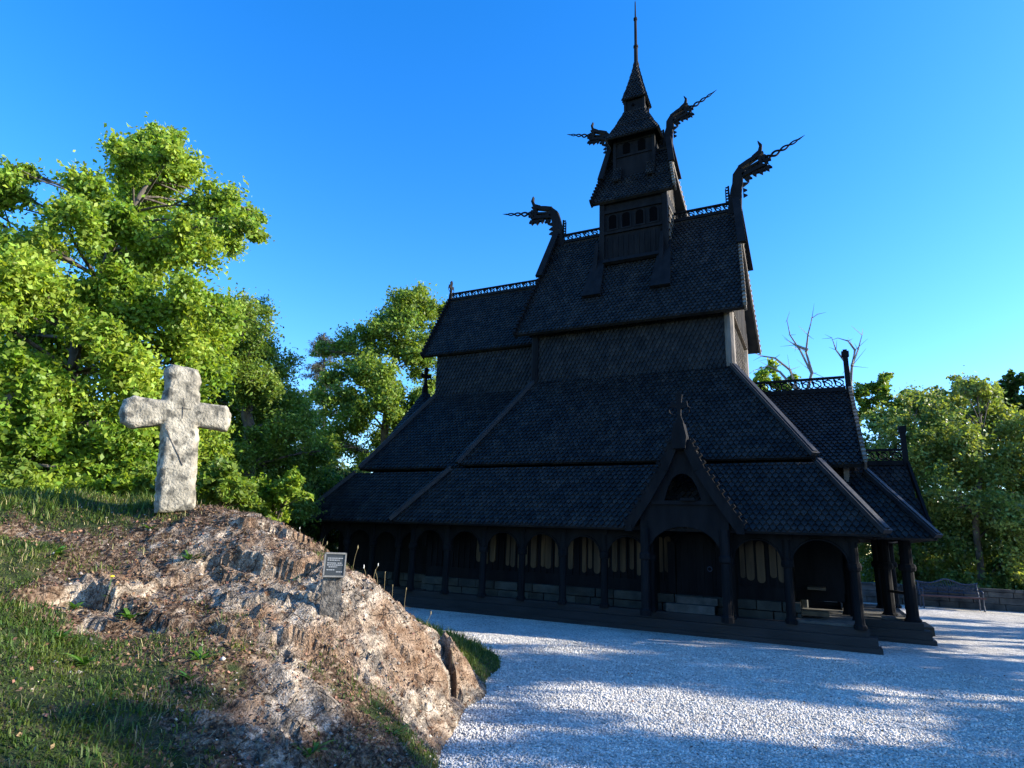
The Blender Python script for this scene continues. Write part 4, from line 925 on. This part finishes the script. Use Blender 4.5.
b=gbase(880,44); tree('birch_tree','airy tree showing above the shrubs beside the west gable',b,[b,at(880,450,44),at(882,400,44)],blobs([(880,390,16),(868,400,14),(895,398,14),(885,378,8),(905,410,16),(860,415,14)],44,1),M['leaf_b'],M['bark'],11000,.22,twigs=4,r0=.2)
b=gbase(775,44); tree('birch_tree','small yellow-green tree peeping over the roof right of the clerestory',b,[b,at(778,420,44),at(775,380,44)],blobs([(768,372,12),(782,382,12),(790,398,14),(770,398,12),(758,384,10)],44,1),M['leaf_y'],M['bark'],8000,.22,twigs=4,r0=.18)
b=gbase(955,50); tree('larch_tree','thin wispy tree top above the shrubs left of the dark conifer',b,[b,at(958,450,50),at(962,392,50)],blobs([(962,392,10),(942,393,9),(975,400,10),(955,408,12),(930,400,7)],50,1),M['leaf_d'],M['bark'],3500,.24,twigs=4,r0=.16)
b=gbase(1008,52); tree('spruce_tree','dark evergreen top above the shrubs near the right photo edge',b,[b,at(1010,450,52),at(1012,385,52)],blobs([(1014,380,8),(1005,392,12),(1022,394,14),(996,402,10),(1012,408,18),(1030,412,16),(1040,385,14)],52,1),M['leaf_d'],M['bark'],12000,.26,twigs=4,r0=.2)
# bare dead trees
def dead(label,px0,paths,h):
    b=gbase(px0,h); root=empty('dead_tree',tuple(b)); tag(root,label,'tree',group='bare dead trees behind the west gable'); m=MB()
    m.tube([(0,0,0),at(px0,450,h)-b,at(px0,395,h)-b],[.25,.2,.16],7); m.build('trunk',M['deadwood'],root); m=MB()
    for p in paths:
        q=[at(x,y,h+rng.uniform(-.3,.3))-b for x,y in p]; n=len(q); m.tube(q,list(np.linspace(.10,.018,n)),5)
        for k in range(1,n):
            for _ in range(2):
                d=(q[k]-q[k-1]); e=q[k]+rng.normal(size=3)*.35*np.linalg.norm(d)+d*.3; m.tube([q[k],e],[.025,.006],3)
    m.build('branch',M['deadwood'],root); return root
dead('bare dead tree with tall forked branches rising above the west roof crest',806,[[(806,395),(812,372),(806,352),(808,335),(812,318),(818,314)],[(806,395),(812,374),(800,350),(790,335),(787,320)],[(800,395),(790,370),(775,358),(762,356),(752,352)],[(798,392),(780,372),(768,366),(755,370)],[(808,350),(796,345),(790,342)]],40)
dead('bare dead tree with curling branches around the gable finial',850,[[(850,395),(852,366),(858,350),(862,335)],[(852,395),(848,366),(836,350),(832,338)],[(852,366),(855,350),(848,341),(838,338)]],41)
# trees just outside the photo on the right: they shade the yard
sd=np.array([.92,.39])
k=0
sh_spots=[(19.0,-18.5,10.0),(18.2,-14.8,10.4),(19.6,-11.2,10.6),(18.6,-8.0,9.3),(19.8,-5.4,8.6),(18.9,-2.8,9.0),(19.6,.4,11.6),(18.8,4.0,12.2),(20.2,7.6,12.4)]
ords=['nearest the viewer','second from the viewer','third from the viewer','fourth from the viewer','lowest of the row','sixth from the viewer','level with the church','beside the stone wall end','just beyond the stone wall end','farthest from the viewer']
for (x,y,h),od in zip(sh_spots,ords):
    bl=[]
    for i in range(16):
        a=rng.random()*6.28; f=i/15; zz=1.4+(h-2.2)*f; q=2.5*math.sqrt(max(.12,1-((f-.45)/.75)**2)); bl.append((x+math.cos(a)*q*rng.random()**.5,y+math.sin(a)*q*rng.random()**.5,zz,1.2))
    b=np.array([x,y,0.]); tree('shade_tree','broadleaf tree in the row right of the yard, '+od,b,[b,b+[.1,.1,h*.35],b+[0,.2,h*.8]],bl,M['leaf_b'],M['bark'],15000,.21,twigs=5,r0=.2,spread=.30,split=6,fl=.3,group='trees right of the yard')
# bushes closing the view between the knoll and the church
for px,hh,lb in ((300,21,'dark bush at the east end of the church beside the eaves corner'),(335,25,'dark bush behind the east gallery of the church')):
    b=gbase(px,hh); tree('bush',lb,b,[b,b+[0,0,.9],b+[0,.05,1.8]],blobs([(px+rng.uniform(-30,30),rng.uniform(485,545),24) for _ in range(12)],hh,.9),M['leaf_d'],M['bark'],22000,.13,twigs=5,cat='bush',r0=.06,spread=.3,crown='foliage')
# far woodland
V_=[];
for i in range(150):
    a=rng.uniform(-2.3,1.5); d=rng.uniform(62,85); x=CAM[0]+d*math.sin(a); y=CAM[1]+d*math.cos(a); h=rng.uniform(5,8.5)
    n=900; p=rng.normal(size=(n,3)); p/=np.linalg.norm(p,axis=1)[:,None]; p*=rng.random((n,1))**.4; V_.append(p*[4.5,4.5,h*.55]+[x,y,h*.5+1])
V,F_=leaves_geo(np.concatenate(V_),.6,.5); o=npmesh('far_woodland',V,F_,M['far']); tag(o,'distant dark green woodland beyond the churchyard','woodland',kind='stuff')
# undergrowth behind the knoll
for i,(px,hh,rp) in enumerate([(15,12.2,22),(120,13.0,20),(215,13.5,24),(270,15.5,22),(165,12.2,16)]):
    b=gbase(px,hh); l=[(px+rng.uniform(-22,22),488+rng.uniform(-12,26),rp*rng.uniform(.7,1)) for _ in range(7)]
    tree('bush',['low leafy bush at the left photo edge behind the knoll','low leafy bush left of the stone cross behind the knoll','low leafy bush right of the stone cross behind the knoll','low leafy bush next to the church corner behind the knoll','small leafy bush directly behind the foot of the stone cross'][i],b,[b,b+[0,0,.5],b+[0,.05,1.0]],blobs(l,hh,.5),M['leaf_y'] if i%2 else M['leaf_b'],M['bark'],9000,.10,twigs=4,cat='bush',r0=.05,spread=.25,group='bushes behind the knoll',crown='foliage')
# ================================================================== GRASS, LITTER, WEEDS on the knoll
def scatter(n,x0,x1,y0,y1,fn):
    x=rng.uniform(x0,x1,n); y=rng.uniform(y0,y1,n); z,w=sample(x,y); b=base_h(x,y); k=(rng.random(n)<fn(x,y,z,w))&(b>.012); return x[k],y[k],z[k]
def blades(name,x,y,z,L,mat_,label,wd=.006,lean=.5):
    n=len(x); a=rng.random(n)*2*PI; l=L*(.4+1.1*rng.random(n)**1.5)*(.55+.9*np.clip(fbm(x*1.6+3,y*1.6,3)*2+.5,0,1)); le=lean*(.3+rng.random(n))
    dx,dy=np.cos(a),np.sin(a); P=np.stack([x,y,z-.01],-1); D=np.stack([dx,dy,0*dx],-1); Sd=np.stack([-dy,dx,0*dx],-1)*(wd*(.7+.6*rng.random(n)))[:,None]
    m1=P+D*(l*le*.35)[:,None]+np.array([0,0,1])*(l*.6)[:,None]; t=P+D*(l*le)[:,None]+np.array([0,0,1])*(l*(1-.35*le))[:,None]
    V=np.stack([P-Sd,P+Sd,m1+Sd*.7,m1-Sd*.7,t],1).reshape(-1,3); b=np.arange(n)[:,None]*5
    F4=np.concatenate([b+[0,1,2],b+[0,2,3],b+[3,2,4]],0)
    o=npmesh(name,V,F4,mat_); tag(o,label,'grass',kind='stuff'); return o
pat=lambda x,y,s=1.2,o=0: np.clip(fbm(x*s+o,y*s,4)*3+.5,0,1)
x,y,z=scatter(520000,-7,2.6,-18.3,-6.5,lambda x,y,z,w: np.clip(w[:,2]*1.5-.25,0,1)*(.55+.45*pat(x,y)))
blades('grass',x,y,z,.052,M['grass'],'green grass growing over the knoll and its foot',.0045,.9)
x,y,z=scatter(60000,-5,2.2,-16.5,-7,lambda x,y,z,w: np.clip(w[:,2]+w[:,1]*.5-.3,0,1)*pat(x,y,2,9)*(.25+.75*(z>1.3)))
blades('dry_grass',x,y,z,.09,M['straw'],'pale dry grass blades along the crest of the knoll',.003,.8)
# bright crest tussocks and edge strip
x,y,z=scatter(90000,-5,1.2,-15,-8.2,lambda x,y,z,w: np.clip(w[:,2]-.35,0,1)*((z>1.75)|((z<.6)&(x>-2.5)))*pat(x,y,3,5))
blades('grass_tufts',x,y,z,.13,M['grass'],'longer grass tufts on the crest and along the gravel edge',.005,.8)
def flat_leaves(name,x,y,z,size,mat_,label):
    n=len(x); V,F_=leaves_geo(np.stack([x,y,z+.012],-1),size,upb=1.6,asp=.7); o=npmesh(name,V,F_,mat_); tag(o,label,'leaves',kind='stuff')
x,y,z=scatter(90000,-4.5,2.1,-16.6,-10.5,lambda x,y,z,w: np.clip(w[:,1]*1.1+w[:,0]*.22,0,1)*(.2+.8*pat(x,y,2.4,3)))
flat_leaves('leaf_litter',x,y,z,.028,M['litter'],'brown fallen leaves scattered over the knoll')
x,y,z=scatter(8000,-4.5,2.3,-16.6,-8.2,lambda x,y,z,w: np.clip(.1+w[:,0]*.6+w[:,1]*.3,0,1)*pat(x,y,1.7,31))
n=len(x); o8=np.array([[1,0,0],[0,1,0],[-1,0,0],[0,-1,0],[0,0,1],[0,0,-1]],float); V=o8[None]*(.5+.9*rng.random((n,6,1)))*(.006+.022*rng.random(n)**3)[:,None,None]
an=rng.random(n)*6.28; ca_,sa_=np.cos(an)[:,None],np.sin(an)[:,None]; V=np.stack([V[...,0]*ca_-V[...,1]*sa_,V[...,0]*sa_+V[...,1]*ca_,V[...,2]*.7],-1)+np.stack([x,y,z+.004],-1)[:,None]
f8=np.array([[0,1,4],[1,2,4],[2,3,4],[3,0,4],[1,0,5],[2,1,5],[3,2,5],[0,3,5]]); o=npmesh('rock_fragments',V.reshape(-1,3),(f8[None]+np.arange(n)[:,None,None]*6).reshape(-1,3),M['frag']); tag(o,'broken stone fragments lying over the knoll','stones',kind='stuff')
x,y,z=scatter(7000,-4.5,2.1,-16.6,-10.5,lambda x,y,z,w: np.clip(.15+w[:,1]*.5+w[:,0]*.25,0,1)*pat(x,y,3,13))
flat_leaves('pale_chips',x,y,z,.020,M['chip'],'pale dry leaf fragments scattered over the knoll')
x,y,z=scatter(120000,-4.5,2.1,-16.6,-10.2,lambda x,y,z,w: np.clip(w[:,1]*.9+w[:,0]*.22,0,1)*(.1+.9*pat(x,y,3,23)))
blades('withered_grass',x,y,z,.05,M['withered'],'withered brown grass and needles matted over the knoll',.0028,2.2)
n=900; r=4+9*rng.random(n); an_=YAW+R(-18)+R(62)*rng.random(n); x=CAM[0]+r*np.sin(an_); y=CAM[1]+r*np.cos(an_); k=(base_h(x,y)<.02)&(y<-5.2)&(x>.5)&(rng.random(n)<.25+.75*pat(x,y,.7,2)); x,y=x[k],y[k]
V,F_=leaves_geo(np.stack([x,y,gravel_z(x,y)+.014],-1),.03,upb=2.5,asp=.6); o=npmesh('fallen_leaves',V,F_,M['litter']); tag(o,'few brown fallen leaves lying on the pale gravel','leaves',kind='stuff')
# countable weeds: rosette plants
def weed(px,py,h,label,n=14,L=.13,flower=False,name='weed_plant'):
    # walk the sight line to the terrain
    for hh in np.arange(3.8,9.5,.03):
        p=at(px,py,hh)
        if p[2]<=zt(p[0],p[1]): break
    root=empty(name,tuple(p)); tag(root,label,'plant',group='weeds on the knoll'); m=MB()
    for i in range(n):
        a=rng.random()*6.28; l=L*(.6+.7*rng.random()); u=.25+.7*rng.random(); w=.016*(L/.13); d=np.array([math.cos(a),math.sin(a),0]); s=np.array([-d[1],d[0],0])*w
        q=[d*l*t+np.array([0,0,u*l*(t*1.4-t*t*.8)]) for t in (0,.35,.7,1)]
        m.add([q[0],q[1]-s,q[1]+s,q[2]-s*.8,q[2]+s*.8,q[3]],[(0,1,2),(1,3,4,2),(3,5,4)])
    m.build('foliage',M['weed'],root)
    if flower:
        f=MB(); f.tube([(0,0,0),(.01,0,.10),(0,.01,.16)],.003,4); f.build('stem',M['weed'],root); f=MB(); f.lathe((0,.01,.16),[(.004,0),(.02,.008),(.014,.018),(.002,.02)],9); f.build('flower',M['yellow'],root)
for a in [(150,530,'fern-like green tuft at the shaded foot of the stone cross'),(75,610,'broad leaved green weed low on the left slope'),(60,640,'leafy green weed in the shaded meadow on the left'),(200,660,'spiky green weed beside the brown leaf hollow'),(85,665,'dark green weed near the left photo corner'),(190,560,'small weed among leaves right below the cross'),(310,755,'green weed at the foot of the dark slab near the bottom'),(395,735,'bright green weed at the lower edge of the rock'),(190,680,'spear leaved weed beside the dark slab'),(55,555,'green weed near the top of the shaded slope'),(130,620,'small weed below the shaded outcrop')]:
    weed(a[0],a[1],0,a[2],n=random.randint(10,18),L=random.uniform(.09,.16))
weed(107,597,0,'little plant with one yellow flower on the shaded slope',8,.06,True)
# tall seeding stalks by the sign
for i,(px,py,hh) in enumerate([(372,588,6.85),(378,590,6.9),(384,592,6.9),(366,582,6.8),(392,600,7.0),(404,608,7.1),(340,568,6.7),(318,560,6.8),(352,574,6.8),(300,548,7.1),(425,630,7.3),(452,668,7.4)]):
    p=at(px,py,hh); g=zt(p[0],p[1]); root=empty('grass_stalk',(p[0],p[1],g)); tag(root,'thin seeding grass stalk standing on the sunny edge of the rock','plant',group='seeding stalks along the rock edge')
    h=rng.uniform(.10,.24); dx,dy=rng.uniform(-.05,.07),rng.uniform(-.04,.04); m=MB(); m.tube([(0,0,-.02),(dx*.4,dy*.4,h*.6),(dx,dy,h)],.0018,4); m.build('stem',M['straw'],root)
    m=MB(); k_=rng.uniform(.5,1.0); m.lathe((dx,dy,h-.01),[(.002,0),(.007*k_,.010),(.006*k_,.022*k_+.01),(.001,.045*k_)],6); m.build('seed_head',M['fluff'] if i%3==0 else M['straw'],root)
# ================================================================== CAMERA / LIGHT
cam=bpy.data.cameras.new('camera'); co=bpy.data.objects.new('camera',cam); COL.objects.link(co); S.camera=co
cam.sensor_width=36; cam.lens=FPX/1024*36; cam.clip_end=2000; cam.clip_start=.05
from mathutils import Matrix
co.matrix_world=Matrix(((rr[0],uu[0],-fw[0],CAM[0]),(rr[1],uu[1],-fw[1],CAM[1]),(rr[2],uu[2],-fw[2],CAM[2]),(0,0,0,1)))
EL=R(24); AZ=math.atan2(.39,.92)   # direction to the sun in xy plane, from +X
sdv=Vector((math.cos(EL)*math.cos(AZ),math.cos(EL)*math.sin(AZ),math.sin(EL)))
sun=bpy.data.lights.new('sun','SUN'); sun.energy=4.0; sun.angle=R(.55); sun.color=(1,.91,.76)
so=bpy.data.objects.new('sun',sun); COL.objects.link(so); so.rotation_euler=sdv.to_track_quat('Z','Y').to_euler(); so.location=(30,10,30)
w=bpy.data.worlds.new('World'); S.world=w; w.use_nodes=True; nt=w.node_tree; bg=nt.nodes['Background']
sky=nt.nodes.new('ShaderNodeTexSky'); sky.sky_type='NISHITA'; sky.sun_disc=False; sky.sun_elevation=EL; sky.sun_rotation=PI/2-AZ
sky.air_density=1.0; sky.dust_density=.3; sky.ozone_density=3.0
hs=nt.nodes.new('ShaderNodeHueSaturation'); hs.inputs['Saturation'].default_value=1.36; hs.inputs['Hue'].default_value=.510; hs.inputs['Value'].default_value=.98
nt.links.new(sky.outputs[0],hs.inputs['Color']); nt.links.new(hs.outputs[0],bg.inputs[0]); bg.inputs[1].default_value=.15
S.view_settings.view_transform='Standard'; S.view_settings.look='None'; S.view_settings.exposure=1.6; S.view_settings.gamma=1
S.cycles.max_bounces=6
